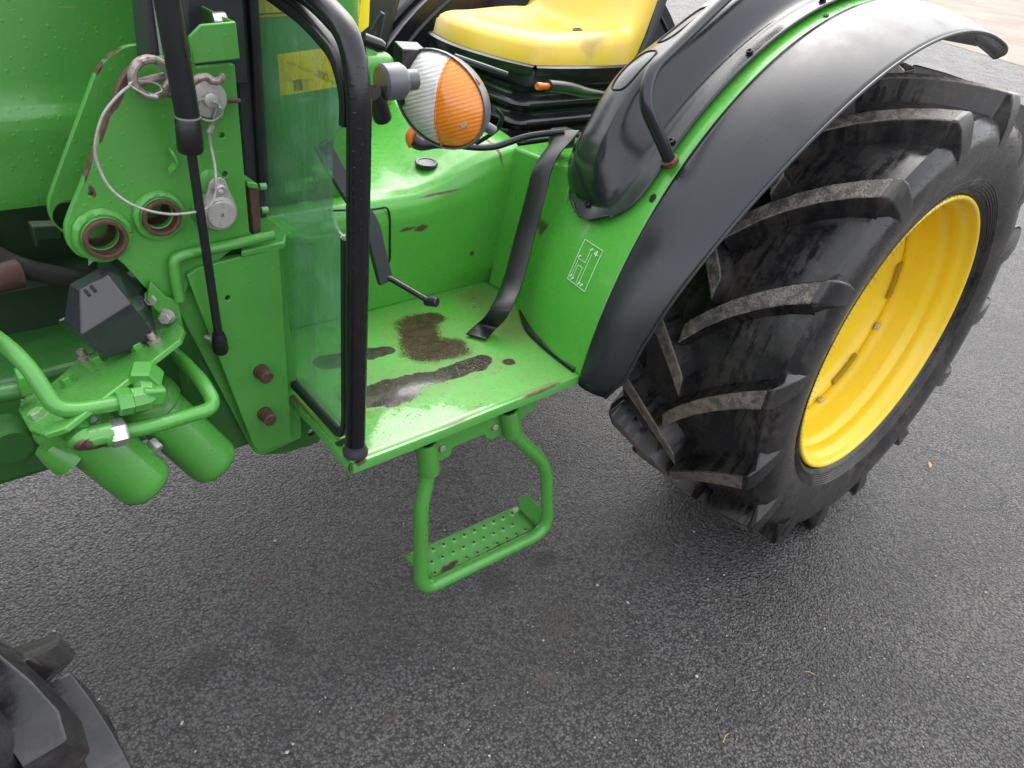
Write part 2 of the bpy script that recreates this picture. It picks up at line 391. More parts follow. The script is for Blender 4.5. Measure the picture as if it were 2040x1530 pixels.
def yellow_seat():
    s = NT('worn_yellow_vinyl'); n = s.noise(10, 6, .6); n2 = s.noise(120, 4, .6)
    c = s.mix(s.ramp(n, .4, .7, 0, .55), (.70, .47, .040), (.74, .51, .15))
    sc = blob_mask(s, [(*(1.5002, 1.6085, 1.185)[:2], .035, .012, .5), (*(1.4409, 1.4775, 1.185)[:2], .03, .006, .2), (*(1.5921, 1.8302, 1.19)[:2], .09, .010, -.5), (*(1.2147, 1.5088, 1.17)[:2], .02, .003, .9), (*(1.497, 1.4088, 1.18)[:2], .05, .02, .3)], .5, 50, .9, fine=.8)
    c = s.mix(s.math('MULTIPLY', sc, .7), c, (.25, .14, .04))
    c = s.mix(s.math('MULTIPLY', s.ramp(s.noise(5, 5, .7), .45, .7), .45), c, (.50, .30, .055))
    c = s.mix(s.math('MULTIPLY', s.ramp(n2, .62, .74), .3), c, (.40, .28, .06))
    return s.set(color=c, rough=s.ramp(n, .3, .7, .32, .48), normal=s.bump(n2, .15, .001))
M['seat'] = yellow_seat()
def tyre_rubber(name, base, top=False, hub=(1.939, .616)):
    s = NT(name); n = s.noise(8, 6, .62); n2 = s.noise(48, 6, .66); n3 = s.noise(300, 3, .6)
    x = s.xyz(); th = s.math('ARCTAN2', s.math('SUBTRACT', x[2], hub[1]), s.math('SUBTRACT', x[0], hub[0]))
    cv = s.n('ShaderNodeCombineXYZ'); s.l(s.math('MULTIPLY', x[1], 60), cv.inputs[0]); s.l(s.math('MULTIPLY', th, 5), cv.inputs[1]); s.l(s.math('MULTIPLY', n, 2.5), cv.inputs[2])
    runs = s.noise(1.0, 4, .6, .4, vec=cv.outputs[0])              # water runs down the tread
    c = s.mix(s.ramp(n2, .35, .7), base, tuple(v * 1.7 for v in base))
    film = s.math('MULTIPLY', s.ramp(runs, .40, .52), s.ramp(n, .36, .56))
    c = s.mix(s.math('MULTIPLY', film, .38), c, (.058, .050, .046))
    mud = s.math('MULTIPLY', s.ramp(n, .50, .68), s.ramp(n2, .42, .62))
    c = s.mix(s.math('MULTIPLY', mud, .35 if not top else .7), c, (.13, .095, .068))
    if top:
        c = s.mix(s.math('MULTIPLY', s.ramp(s.math('MULTIPLY', n3, n2), .20, .36), .8), c, (.27, .225, .18))
        low = s.ramp(x[2], .45, .85, 1, 0)                       # lugs that met the road last carry more dried grit
        c = s.mix(s.math('MULTIPLY', low, s.ramp(n2, .35, .6, .2, .7)), c, (.20, .155, .115))
    r = s.mix(film, s.ramp(n2, .3, .7, .10, .24), s.ramp(n2, .3, .7, .30, .50))
    if top: r = s.ramp(n2, .3, .7, .42, .75)
    h = s.math('ADD', s.math('MULTIPLY', n2, .5), s.math('MULTIPLY', n3, .6 if top else .12))
    return s.set(color=c, rough=r, normal=s.bump(h, .5 if top else .2, .0022))
M['tyre'] = tyre_rubber('wet_tyre_rubber', (.0095, .0092, .0100))
M['lugtop'] = tyre_rubber('worn_lug_face', (.055, .052, .050), True)
def asphalt():
    s = NT('damp_asphalt')
    big = s.noise(.9, 5, .6); mid = s.noise(5, 5, .6); sm = s.noise(40, 5, .6)
    v = s.n('ShaderNodeTexVoronoi'); v.inputs['Scale'].default_value = 150; v.inputs['Randomness'].default_value = 1
    s.l(s.pos(), v.inputs['Vector'])
    sep = s.n('ShaderNodeSeparateColor'); s.l(v.outputs['Color'], sep.inputs[0])
    v2 = s.n('ShaderNodeTexVoronoi'); v2.inputs['Scale'].default_value = 290; s.l(s.pos(), v2.inputs['Vector'])
    s2 = s.n('ShaderNodeSeparateColor'); s.l(v2.outputs['Color'], s2.inputs[0])
    c = s.mix(s.ramp(big, .3, .7), (.084, .080, .082), (.122, .118, .121))
    grain = s.math('ADD', s.math('MULTIPLY', sep.outputs[0], .6), s.math('MULTIPLY', s2.outputs[1], .4))
    c = s.mix(s.ramp(grain, .35, .9, 0, .75), c, (.215, .200, .190))
    c = s.mix(s.ramp(grain, .1, .45, .75, 0), c, (.022, .021, .021))
    c = s.mix(s.ramp(v.outputs['Distance'], .42, .72, 0, .75), c, (.012, .011, .011))  # dark tar binder round each grain, with shade of the gaps put into its colour
    c = s.mix(s.math('MULTIPLY', s.ramp(sep.outputs[1], .975, .995), .7), c, (.21, .19, .175))
    c = s.mix(s.math('MULTIPLY', s.ramp(sep.outputs[2], .99, 1.0), .6), c, (.16, .09, .06))
    c = s.mix(s.math('MULTIPLY', s.ramp(mid, .6, .75), .3), c, (.024, .022, .022))
    spots = blob_mask(s, [(*(0.8995, 0.6826, 0.0)[:2], .022, .02, 0)], .35, 60, .7, fine=.5)
    c = s.mix(s.math('MULTIPLY', spots, .6), c, (.16, .12, .07))
    red = blob_mask(s, [(*(0.994, 0.7018, 0.0)[:2], .012, .016, 0), (*(0.5657, 0.8117, 0.0)[:2], .02, .015, .3), (*(1.0272, 0.7856, 0.0)[:2], .05, .04, 0), (*(0.5099, 1.2938, 0.0)[:2], .03, .02, 0)], .4, 60, .6, fine=.6)
    c = s.mix(s.math('MULTIPLY', red, .35), c, (.13, .04, .03))
    crack = seg_mask(s, [(*(2.6251, 0.6136, 0.0)[:2], *(2.6698, 0.5252, 0.0)[:2], .003, .005), (*(2.6698, 0.5252, 0.0)[:2], *(2.6638, 0.3937, 0.0)[:2], .005, .006), (*(2.6638, 0.3937, 0.0)[:2], *(2.6234, 0.3133, 0.0)[:2], .006, .006), (*(2.6234, 0.3133, 0.0)[:2], *(2.5264, 0.298, 0.0)[:2], .006, .006), (*(2.5264, 0.298, 0.0)[:2], *(2.4167, 0.3528, 0.0)[:2], .006, .006), (*(2.4167, 0.3528, 0.0)[:2], *(2.3871, 0.4369, 0.0)[:2], .006, .004)], .3, 14, 1.0, 60, 1.4, .8)
    c = s.mix(s.math('MULTIPLY', crack, .7), c, (.014, .013, .014))
    damp = s.math('MULTIPLY', s.ramp(s.noise(2.2, 5, .62), .44, .58), s.ramp(s.noise(16, 4, .6), .3, .6, .4, 1))
    c = s.mix(s.math('MULTIPLY', damp, .40), c, (.028, .026, .027))
    oil = blob_mask(s, [(*(1.1428, 0.9579, 0.0)[:2], .035, .03, 0), (*(0.4799, 1.1147, 0.0)[:2], .03, .045, 0), (*(0.9819, 0.972, 0.0)[:2], .05, .04, .4), (*(0.303, 1.1422, 0.0)[:2], .06, .04, .3)], .4, 30, .6, fine=.4)
    c = s.mix(s.math('MULTIPLY', oil, .6), c, (.014, .013, .013))
    h = s.math('SUBTRACT', s.math('MULTIPLY', sep.outputs[0], .9), s.math('MULTIPLY', v.outputs['Distance'], 1.3))
    h = s.math('ADD', h, s.math('SUBTRACT', s.math('MULTIPLY', s2.outputs[0], .45), s.math('MULTIPLY', v2.outputs['Distance'], .5)))
    h = s.math('ADD', h, s.math('MULTIPLY', s.noise(70, 5, .7), .7))
    h = s.math('ADD', h, s.math('MULTIPLY', s.noise(9, 3, .6), .7))
    r = s.math('SUBTRACT', s.math('ADD', s.ramp(mid, .3, .7, .28, .44), s.math('MULTIPLY', sep.outputs[1], .22)), s.math('MULTIPLY', damp, .14))
    return s.set(color=c, rough=r, spec=.5, normal=s.bump(h, 1.0, .0095))
M['asphalt'] = asphalt()
def concrete():
    s = NT('pale_concrete'); n = s.noise(.6, 6, .6)
    return s.set(color=s.mix(s.ramp(n, .3, .7), (.24, .205, .17), (.30, .265, .23)), rough=.95, spec=.15, normal=s.bump(s.noise(30, 4), .2, .01))
M['concrete'] = concrete()
def tinted_glass():
    s = NT('grubby_green_glass'); s.t.nodes.remove(s.b)
    out = s.t.nodes['Material Output']
    tr = s.n('ShaderNodeBsdfTransparent'); tr.inputs[0].default_value = (.82, .94, .90, 1)
    gl = s.n('ShaderNodeBsdfGlossy'); gl.inputs['Roughness'].default_value = .03; gl.inputs[0].default_value = (1, 1, 1, 1)
    fr = s.n('ShaderNodeLayerWeight'); fr.inputs[0].default_value = .28
    n = s.noise(22, 6, .65); n2 = s.noise(130, 4, .6)
    x = s.xyz(); mp = s.n('ShaderNodeMapping'); mp.inputs['Scale'].default_value = (1, 1, .12); s.l(s.pos(), mp.inputs[0])
    streak = s.noise(75, 5, .6, vec=mp.outputs[0])
    haze = s.math('ADD', s.ramp(streak, .42, .80, .05, .15), s.math('MULTIPLY', s.ramp(n, .42, .7), .12))
    d = s.n('ShaderNodeTexVoronoi'); d.inputs['Scale'].default_value = 85; s.l(s.pos(), d.inputs['Vector'])
    dc = s.n('ShaderNodeSeparateColor'); s.l(d.outputs['Color'], dc.inputs[0])
    drop = s.ramp(s.math('SUBTRACT', s.math('MULTIPLY', dc.outputs[0], .20), d.outputs['Distance']), 0, .05)
    df = s.n('ShaderNodeBsdfDiffuse'); df.inputs[0].default_value = (.40, .56, .50, 1)
    a = s.n('ShaderNodeMixShader'); s.l(haze, a.inputs[0]); s.l(tr.outputs[0], a.inputs[1]); s.l(df.outputs[0], a.inputs[2])
    dd = s.n('ShaderNodeBsdfDiffuse'); dd.inputs[0].default_value = (.35, .45, .36, 1)
    a2 = s.n('ShaderNodeMixShader'); s.l(s.math('MULTIPLY', drop, .5), a2.inputs[0]); s.l(a.outputs[0], a2.inputs[1]); s.l(dd.outputs[0], a2.inputs[2])
    b = s.n('ShaderNodeMixShader'); s.l(s.math('MULTIPLY', fr.outputs[0], .6), b.inputs[0]); s.l(a2.outputs[0], b.inputs[1]); s.l(gl.outputs[0], b.inputs[2])
    s.l(b.outputs[0], out.inputs[0]); return s.m
M['glass'] = tinted_glass()
def lens(name, colr, dark):
    s = NT(name); n = s.noise(40, 4)
    mp = s.n('ShaderNodeMapping'); mp.inputs['Rotation'].default_value = (R_(22), R_(8), 0); s.l(s.pos(), mp.inputs[0])
    w = s.n('ShaderNodeTexWave'); w.bands_direction = 'Z'; w.inputs['Scale'].default_value = 55; w.inputs['Distortion'].default_value = 1.2; w.inputs['Detail Scale'].default_value = 3; s.l(mp.outputs[0], w.inputs[0])
    f = s.math('MULTIPLY', s.ramp(w.outputs[1], .2, .9), s.ramp(n, .3, .65, .15, .65))
    c = s.mix(f, colr, dark)
    return s.set(color=c, rough=.16, trans=.12, ior=1.4, coat=.9, coatr=.03, normal=s.bump(w.outputs[1], .25, .0016))
M['lens_clear'] = lens('clear_ribbed_lens', (.80, .79, .76), (.42, .41, .39))
M['lens_amber'] = lens('amber_ribbed_lens', (.92, .30, .025), (.74, .16, .006))
M['reflector'] = plain('lamp_reflector', (.72, .72, .70), .25, metal=.7)
M['greyplastic'] = plain('grey_lamp_housing', (.10, .105, .115), .30)
M['orange'] = plain('orange_plastic', (.72, .16, .025), .4)
M['redtape'] = plain('red_tape', (.55, .06, .04), .5)
M['white'] = plain('white_print', (.62, .74, .60), .5)
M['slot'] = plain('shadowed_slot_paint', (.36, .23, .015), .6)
M['black'] = plain('black_gap', (.004, .004, .004), .8)
M['hose'] = plain('grey_hose', (.045, .042, .042), .6)
M['leaf'] = plain('dry_leaf', (.42, .20, .08), .7)
M['straw'] = plain('dry_straw', (.34, .24, .13), .7)
M['pebble'] = plain('pale_stone', (.40, .38, .35), .7)
M['mesh_metal'] = metal('grey_metal', (.30, .30, .30), .5, .4, .4)
def sticker():
    s = NT('faded_yellow_sticker')
    x = s.xyz(); n = s.noise(230, 3, .6)
    def band(z0, z1, lo, hi):
        a = s.math('MULTIPLY', s.math('GREATER_THAN', x[2], z0), s.math('LESS_THAN', x[2], z1))
        return s.math('MULTIPLY', a, s.math('MULTIPLY', s.math('GREATER_THAN', x[1], lo), s.math('LESS_THAN', x[1], hi)))
    t = s.math('ADD', band(1.2245, 1.2285, .965, 1.112), s.math('ADD', s.math('MULTIPLY', band(1.213, 1.2155, 1.03, 1.112), .4), s.math('MULTIPLY', band(1.203, 1.2055, 1.05, 1.112), .4)))
    t = s.math('MULTIPLY', t, s.ramp(n, .42, .55))
    c = s.mix(s.math('MULTIPLY', t, .55), (.95, .82, .06), (.16, .13, .02))
    tl = s.n('ShaderNodeBsdfTranslucent'); s.l(c, tl.inputs[0]); mx = s.n('ShaderNodeMixShader'); mx.inputs[0].default_value = .55
    s.set(color=c, rough=.5); s.l(s.b.outputs[0], mx.inputs[1]); s.l(tl.outputs[0], mx.inputs[2]); s.l(mx.outputs[0], s.t.nodes['Material Output'].inputs[0]); return s.m
M['sticker'] = sticker()

# ------------------------------------------------------------------ the ground
g = mesh('asphalt_ground', [(-400, -400, 0), (400, -400, 0), (400, 400, 0), (-400, 400, 0)], [[0, 1, 2, 3]], M['asphalt'], smooth=False); g['kind'] = 'structure'
cpts = [(15.5, 4.2, .004), (17, 2.0, .004), (200, -60, .004), (200, 200, .004), (60, 130, .004), (24, 12, .004), (18, 8, .004)]
g = mesh('concrete_apron', cpts, [list(range(len(cpts)))], M['concrete'], smooth=False); g['kind'] = 'structure'

# ------------------------------------------------------------------ the tractor
T = bpy.data.objects.new('tractor', None); col.objects.link(T); T.location = ROOT
T['label'] = 'green tractor with yellow wheel rims and yellow seat parked on damp asphalt'; T['category'] = 'tractor'

# ---- rear wheel
WX, WZ = 1.939, .616
RW = group_empty('rear_wheel', T)
def wpt(r, y, th): return Vector((WX - r * math.cos(th), y, WZ + r * math.sin(th)))
YC = .822
half = [(.640, .375), (.628, .384), (.614, .395), (.604, .415), (.594, .45), (.587, .49), (.588, .52), (.597, .548), (.616, .566), (.66, .571), (.74, .575), (YC, .576)]
prof = half + [(2 * YC - y, r) for y, r in half[-2::-1]]
def wlathe(prof, n=96, f=None):
    vs, fs = [], []; k = len(prof)
    for i in range(n):
        for (y, r) in prof: vs.append(wpt(r, y, 2 * math.pi * i / n))
    for i in range(n):
        for j in range(k - 1): fs.append([i * k + j, i * k + j + 1, ((i + 1) % n) * k + j + 1, ((i + 1) % n) * k + j])
    return vs, fs
mesh('tyre', *wlathe(prof), M['tyre'], RW)
# sidewall rings
rings = []
for r_, y_ in ((.402, .6085), (.408, .606), (.414, .6035), (.420, .6015), (.426, .5995)):
    rings.append(wlathe([(y_ + .002, r_ - .0016), (y_ - .0006, r_ - .0006), (y_ - .0006, r_ + .0006), (y_ + .002, r_ + .0016)], 96))
o = mesh('sidewall_ring', *join(*rings), M['tyre'], RW)
def crown(y): return .586 + .040 - .010 * ((y - YC) / .22) ** 2
def lug_mesh(side):
    """one bar of the tread: runs from the shoulder to past the middle, curved, with sloping flanks"""
    S = [(-.235, 2.6, .500, 2.6), (-.237, 1.8, .545, 3.0), (-.232, .8, .594, 3.2), (-.224, .2, .615, 3.1), (-.212, -.3, None, 2.9), (-.17, -2.5, None, 2.75), (-.12, -5.7, None, 2.65), (-.07, -9.5, None, 2.65), (-.03, -13.2, None, 2.7), (.010, -17.6, None, 2.9), (.020, -19.0, None, 2.8)]
    vs = []; k = 4; tops = []
    for (dy, th, R, w) in S:
        y = YC + (dy if side < 0 else -dy); Rt = R or crown(y)
        flare = 1.38; base = .562 if R is None else min(.562, (R - .02))
        yb = y + (0 if R is None else (.02 if side < 0 else -.02))
        for (a, rr, yy) in ((-w * flare, base, yb), (-w * .80, Rt - .0, y), (w * .80, Rt - .0, y), (w * flare, base, yb)):
            vs.append(wpt(rr, yy, R_(th + a)))
    fs = []
    for i in range(len(S) - 1):
        for j in range(3): fs.append([i * k + j, i * k + j + 1, (i + 1) * k + j + 1, (i + 1) * k + j])
    fs += [[0, 1, 2, 3], [(len(S) - 1) * k + j for j in range(4)][::-1]]
    me = bpy.data.meshes.new('lug'); me.from_pydata([tuple(v) for v in vs], [], fs); me.update()
    bm = bmesh.new(); bm.from_mesh(me); bmesh.ops.recalc_face_normals(bm, faces=bm.faces)
    ax = Vector((WX, 0, WZ)); 
    bmesh.ops.translate(bm, vec=-Vector((WX, 0, WZ)), verts=bm.verts); bm.to_mesh(me); bm.free()
    me.materials.append(M['tyre']); me.materials.append(M['lugtop'])
    for i in range(4, len(S) - 1): me.polygons[i * 3 + 1].material_index = 1
    me.polygons.foreach_set('use_smooth', [True] * len(me.polygons)); me.set_sharp_from_angle(angle=R_(30))
    return me
NL = 16
for side, ph in ((-1, 3.6), (1, 3.6 - 11.25)):
    me = lug_mesh(side)
    for i in range(NL):
        o = bpy.data.objects.new('lug', me); col.objects.link(o); o.parent = RW
        o.location = (WX, 0, WZ); o.rotation_euler = (0, R_(ph + i * 360 / NL), 0)
        b = o.modifiers.new('bevel', 'BEVEL'); b.width = .0036; b.segments = 3; b.limit_method = 'ANGLE'; b.angle_limit = R_(30)
# rubber whiskers
wv, wf = [], []
def whisker(p, d, L, r=.0006):
    v, f = sweep([p, p + d * L * .5, p + d * L + Vector((0, 0, -L * .25))], circ(r, 4), caps=True, scale=lambda t: 1 - .7 * t)
    k = len(wv); wv.extend(v); wf.extend([[i + k for i in q] for q in f])
for i in range(150):
    th = 2 * math.pi * i / 150 + random.uniform(-.01, .01)
    d = (wpt(1, 0, th) - wpt(0, 0, th)).normalized()
    whisker(wpt(.400, .611, th), (Vector((0, -1, 0)) * .7 - d * random.uniform(.5, 1.2)).normalized(), random.uniform(.006, .014))
for i in range(120):
    th = R_(random.uniform(-20, 110)); r = random.uniform(.50, .56)
    whisker(wpt(r, .592, th), Vector((random.uniform(-.4, .4), -1, random.uniform(-.3, .3))).normalized(), random.uniform(.004, .012))
for i in range(NL):
    for q in range(6):
        y = YC - .20 + q * .03; th = R_(3.6 + i * 360 / NL - (q * .03 / .22) ** 1.2 * 16 + random.uniform(-1, 1))
        d = (wpt(1, 0, th) - wpt(0, 0, th)).normalized()
        whisker(wpt(crown(y) - .002, y, th), (d + Vector((random.uniform(-.3, .3), random.uniform(-.3, .3), 0))).normalized(), random.uniform(.004, .009))
o = mesh('rubber_whiskers', wv, wf, M['rubber'], RW); o['kind'] = 'stuff'
# rim
rp = [(.650, .372), (.632, .3805), (.622, .3835), (.6175, .381), (.6165, .376), (.620, .3715), (.628, .3685), (.636, .3675), (.643, .364), (.649, .3565), (.657, .3525), (.672, .3515), (.678, .3535), (.684, .3515), (.689, .345), (.697, .3385), (.706, .3365), (.745, .3345), (.762, .331), (.772, .325), (.780, .327), (.79, .332), (1.0, .345)]
mesh('rim', *wlathe(rp, 128), M['yellow'], RW, ang=50)
dprof = [(.787, .334), (.783, .325), (.786, .312), (.800, .300), (.808, .285), (.812, .24), (.805, .18), (.80, .12), (.80, .0)]
DISC = mesh('wheel_disc', *wlathe(dprof, 96), M['yellow'], RW)
for i in range(6):
    a0 = R_(i * 55 + 163 - 165)
    pts = [wpt(.320 - .004, .7795, a0 + R_(t)) for t in range(0, 22, 3)]
    v, f = sweep(pts, [(-.010, -.002), (.010, -.002), (.010, .003), (-.010, .003)], up=Vector((0, 1, 0)))
    mesh('slot', v, f, M['slot'], DISC)
for a_ in (200, 252, 304, 96):
    mesh('rim_clamp', *box(wpt(.322, .772, R_(a_)), (.020, .012, .012), Matrix.Rotation(R_(a_ + 90), 3, 'Y')), M['galv'], RW, bevel=.002)
mesh('hub', *wlathe([(.800, .13), (.79, .11), (.785, .09), (.785, 0)], 32), M['yellow'], RW)

# ---- fender
FX, FZ = 1.883, .536
def fpt(r, y, deg): 
    a = R_(deg); return Vector((FX - r * math.cos(a), y, FZ + r * math.sin(a)))
FEN = group_empty('rear_fender', T)
def fr_in(y): return .836 - .125 * (max(0, y - .93) / .32) ** 1.7
def fgreen(u, v):
    deg = 7.4 + u * 84; y = .8785 + v * .38
    return fpt(fr_in(y), y, deg)
def fgreen2(u, v):
    p = fgreen(u, v)
    return p
o = mesh('fender_panel', *grid(fgreen2, 110, 40), M['fender'], FEN, ang=60); shell(o, .002)
edge_y = [(7, .800), (18, .780), (33, .738), (50, .706), (66, .699), (106, .699), (109, .706), (112, .722), (114, .75)]
def fext(u, v):
    deg = 6.4 + u * 107.6
    ye = sum(lerp(edge_y, deg + q) for q in ((-8, -6, -4, -2, 0, 2, 4, 6, 8) if 16 < deg < 96 else (-1, 0, 1))) / (9 if 16 < deg < 96 else 3)
    rc = .10                        # rounded lower corner at both ends
    if deg < 6.4 + 4: ye += (.030) * (1 - (deg - 6.4) / 4) ** 2
    y = .8795 + (ye - .8795) * v
    drop = .038 * v ** 1.6
    R = .8385 + .003 * math.sin(v * math.pi) - drop
    dd = 0
    if u < .04: dd = 0
    return fpt(R, y, deg - (1.1 * v if u == 0 else 0))
def fliner(u, v):
    return fpt(.818 - .004 * v, .80 + v * .30, 30 + u * 84)
mesh('fender_liner', *grid(fliner, 40, 8), M['plastic'], FEN, ang=60)
o = mesh('fender_extension', *grid(fext, 80, 16), M['plastic'], FEN, ang=60); shell(o, .006)
rb = [fext(i / 80, 1) for i in range(81)]
mesh('fender_lip', *tube(rb, .0034, 8), M['plastic'], FEN)
# holes and rivets on the green strip
for (px, sz) in ((34.0, .006),):
    c = fpt(.8372, .897, px); t = (fpt(.8372, .897, px + 1) - c).normalized(); n_ = (c - fpt(0, .897, px)).normalized()
    pts = [c + t * .009 * math.cos(a) + Vector((0, 1, 0)) * .006 * math.sin(a) for a in [i * math.pi / 8 for i in range(16)]]
    mesh('slot', *prism(pts, n_ * .0012), M['black'], FEN, smooth=False)
c = fpt(.8372, .893, 72); n_ = (c - fpt(0, .893, 72)).normalized()
mesh('hole', *lathe([(0, 0), (0, .006), (.0012, .006), (.0012, 0)], c, n_, 16), M['black'], FEN)
# black moulded console on top of the fender
def cons_h(s_, w):
    """height above the fender: s_ along degrees, w across 0(outer)..1(inner)"""
    bell = math.sin(math.pi * min(1, max(0, (w - .10) / .90))) 
    prof = min(1, max(0, (w - .16) / .30)); prof = prof * prof * (3 - 2 * prof)
    inner = min(1, max(0, (1.04 - w) / .25)); inner = inner ** .5
    start = min(1, max(0, (s_ - 31.2) / 7.0)); start = math.sin(start * math.pi / 2) ** .75 if start > 0 else 0
    hump = .030 * math.exp(-((s_ - 46) / 7) ** 2) * max(0, math.sin(math.pi * min(1, max(0, (w - .30) / .65)))) ** .6
    return .013 + start * prof * (.066 + hump) * (0.35 + .65 * inner) + .002
def cons(u, v):
    deg = 29.3 + u ** 2 * 75
    y = .909 + v * .255
    if deg < 36:                     # rounded lower outline
        k = (deg - 29.3) / 6.7; k = math.sqrt(max(0, 1 - (1 - k) ** 2)); yc = 1.015; y = yc + (y - yc) * (.45 + .55 * k)
    deg2 = deg - 1.6 * (1 - (2 * v - 1) ** 2) * (max(0, (36 - deg) / 6.7) if deg < 36 else 0) ** .8
    R = fr_in(y) + cons_h(deg, v)
    return fpt(R, y, deg2)
CON = mesh('fender_console', *grid(cons, 150, 44), M['console'], FEN, ang=70); shell(CON, .004)
# engraved ovals in the console hump
def on_cons(deg, v):
    u = ((deg - 29.3) / 75) ** .5; return cons(u, v)
def groove(d0, d1, v0, v1, name):
    pts = []
    n = 40
    for i in range(n + 1):
        a = 2 * math.pi * i / n; dd = (d0 + d1) / 2 + (d1 - d0) / 2 * (abs(math.cos(a)) ** .6 * (1 if math.cos(a) > 0 else -1)); vv = (v0 + v1) / 2 + (v1 - v0) / 2 * (abs(math.sin(a)) ** .6 * (1 if math.sin(a) > 0 else -1))
        p = on_cons(dd, vv); n_ = (p - fpt(0, p.y, dd)).normalized(); pts.append(p + n_ * .0004)
    mesh(name, *tube(pts, .0022, 6, caps=False), M['black'], CON)
groove(43.5, 50.5, .50, .72, 'engraved_oval'); groove(53, 62, .60, .74, 'engraved_oval')
for (deg, v) in ((31.0, .50), (41.5, .055), (58, .055), (74, .055)):
    p = on_cons(deg, v); n_ = (p - fpt(0, p.y, deg)).normalized()
    bolt('rivet', p, n_, .0068, .006, M['tubeblack'], CON, True, True)
# grab rail
gr = fillet([(1.2183, 0.897, 1.0723), (1.1954, 0.903, 1.1034), (1.1409, 0.925, 1.1788), (1.1658, 0.945, 1.2296), (1.3902, 0.985, 1.3427), (1.6012, 1.02, 1.444)], [0, .03, .05, .05, .06, 0], 8)
RAIL = mesh('grab_rail', *tube(gr, .0125, 16), M['console'], FEN)
p = V((1.2183, 0.897, 1.0723)); d = (gr[1] - gr[0]).normalized()
mesh('rail_collar', *lathe([(-.004, 0), (-.004, .017), (.006, .017), (.008, .0128), (.008, 0)], p, d, 20), M['rust'], RAIL)
# rubber trim between floor and fender
tr_ = [(1.1445, 1.1745, 0.65), (1.0909, 1.0916, 0.65), (1.0728, 1.0287, 0.65), (1.0624, 0.9606, 0.65), (1.0564, 0.8986, 0.65)]
mesh('rubber_trim', *tube(spline(tr_, 6), .0075, 10), M['rubber'], FEN)
# gear pattern decal
DU, DV = None, None
dec = []
def dpt(a, b):
    """decal plane point on the fender: a across, b up (0..1)"""
    tl, tr2, bl = Vector((1.0284, 0.99, 0.9534)), Vector((1.0376, 0.965, 0.9498)), Vector((1.0095, 0.99, 0.8988))
    # ride on the fender surface
    p = tl + (tr2 - tl) * a + (bl - tl) * (1 - b)
    y = 1.003 - .062 * a - 0.0 * b; deg = 24.6 - (1 - b) * 6.1 - .3 * a + .6
    return fpt(fr_in(y) + .0016, y, deg)
def dline(pts, w=.0011):
    q = []
    for (a, b), (c_, d_) in zip(pts, pts[1:]):
        for i in range(7): q.append(dpt(a + (c_ - a) * i / 6, b + (d_ - b) * i / 6))
    return tube(q, w * .5, 5)
DEC = [dline([(0, 0), (1, 0), (1, 1), (0, 1), (0, 0)], .0014), dline([(.22, .04), (.22, .42), (.48, .42), (.48, .05)]), dline([(.12, .10), (.12, .55), (.50, .55), (.50, .84)]), dline([(.62, .04), (.62, .82)])]
for (a, b) in ((.10, .10), (.22, .07), (.60, .07), (.74, .07), (.52, .88), (.12, .60)):
    DEC.append(dline([(a - .03, b - .03), (a + .03, b + .03)], .004))
# the figure 4
DEC.append(dline([(.80, .80), (.80, .93), (.70, .845), (.88, .845)], .0022))
mesh('gear_pattern_decal', *join(*DEC), M['white'], FEN)
# green flange seen behind the fender top
mesh('rear_flange', *box((2.0335, 0.95, 1.3692), (.10, .05, .012)), M['green'], FEN, bevel=.002)

# ---- cab floor
PLAT = group_empty('operator_platform', T)
FZ0 = .645
outl = [(.518, .882), (1.062, .890), (1.072, .985), (1.10, 1.10), (1.163, 1.20), (1.168, 1.335), (.60, 1.350), (.47, 1.350), (.543, 1.165)]
def fz(x, y): return FZ0 + (.0006 * math.sin(x * 23 + y * 9) + .0008 * math.sin(y * 31 - x * 7))
def floor_pt(u, v):
    x0 = .518 + .025 * v; x1 = lerp([(0, 1.062), (.22, 1.072), (.47, 1.10), (.69, 1.163), (1, 1.168)], v)
    y = .886 + v * .455 + .006 * (u - .5); x = x0 + (x1 - x0) * u
    return Vector((x, y, fz(x, y)))
vs, fs = grid(floor_pt, 40, 34)
o = mesh('floor_sheet', vs, fs, M['floor'], PLAT); shell(o, .004)
fl = [floor_pt(i / 40, 0) for i in range(41)]
sec = [(.0, 0.0), (.005, -.001), (.0065, -.005), (.0065, -.019), (.003, -.019), (.003, -.004), (-.002, -.004)]
vs, fs = [], []
for p in fl:
    for (a, b) in sec: vs.append(Vector((p.x, p.y - a, p.z + b)))
k = len(sec)
for i in range(len(fl) - 1):
    for j in range(k): fs.append([i * k + j, i * k + (j + 1) % k, (i + 1) * k + (j + 1) % k, (i + 1) * k + j])
fs += [list(range(k)), [len(vs) - k + j for j in range(k)][::-1]]
def edge_wear(s): return blob_mask(s, [(*(0.9511, 0.8853, 0.645)[0::2], .05, .004, .02), (*(0.5327, 0.8845, 0.645)[0::2], .01, .008, 0), (*(0.7135, 0.8828, 0.645)[0::2], .05, .0014, 0)], .3, 60, .7, 'x', 'z', .4)
M['edge'] = green_paint('worn_edge_paint', .25, .2, base=(.085, .33, .060), rust=edge_wear)
mesh('front_flange', vs, fs, M['edge'], PLAT, ang=40)
sl = [floor_pt(0, j / 34) for j in range(35)]
vs, fs = [], []
for p in sl:
    for (a, b) in [(-a, b) for a, b in sec]: vs.append(Vector((p.x + a, p.y, p.z + b)))
for i in range(len(sl) - 1):
    for j in range(k): fs.append([i * k + j, i * k + (j + 1) % k, (i + 1) * k + (j + 1) % k, (i + 1) * k + j])
mesh('side_flange', vs, fs, M['edge'], PLAT, ang=40)
# under-floor cross beam
mesh('floor_beam', *box((.80, 1.15, .612), (.50, .06, .05)), M['cast'], PLAT, bevel=.004)

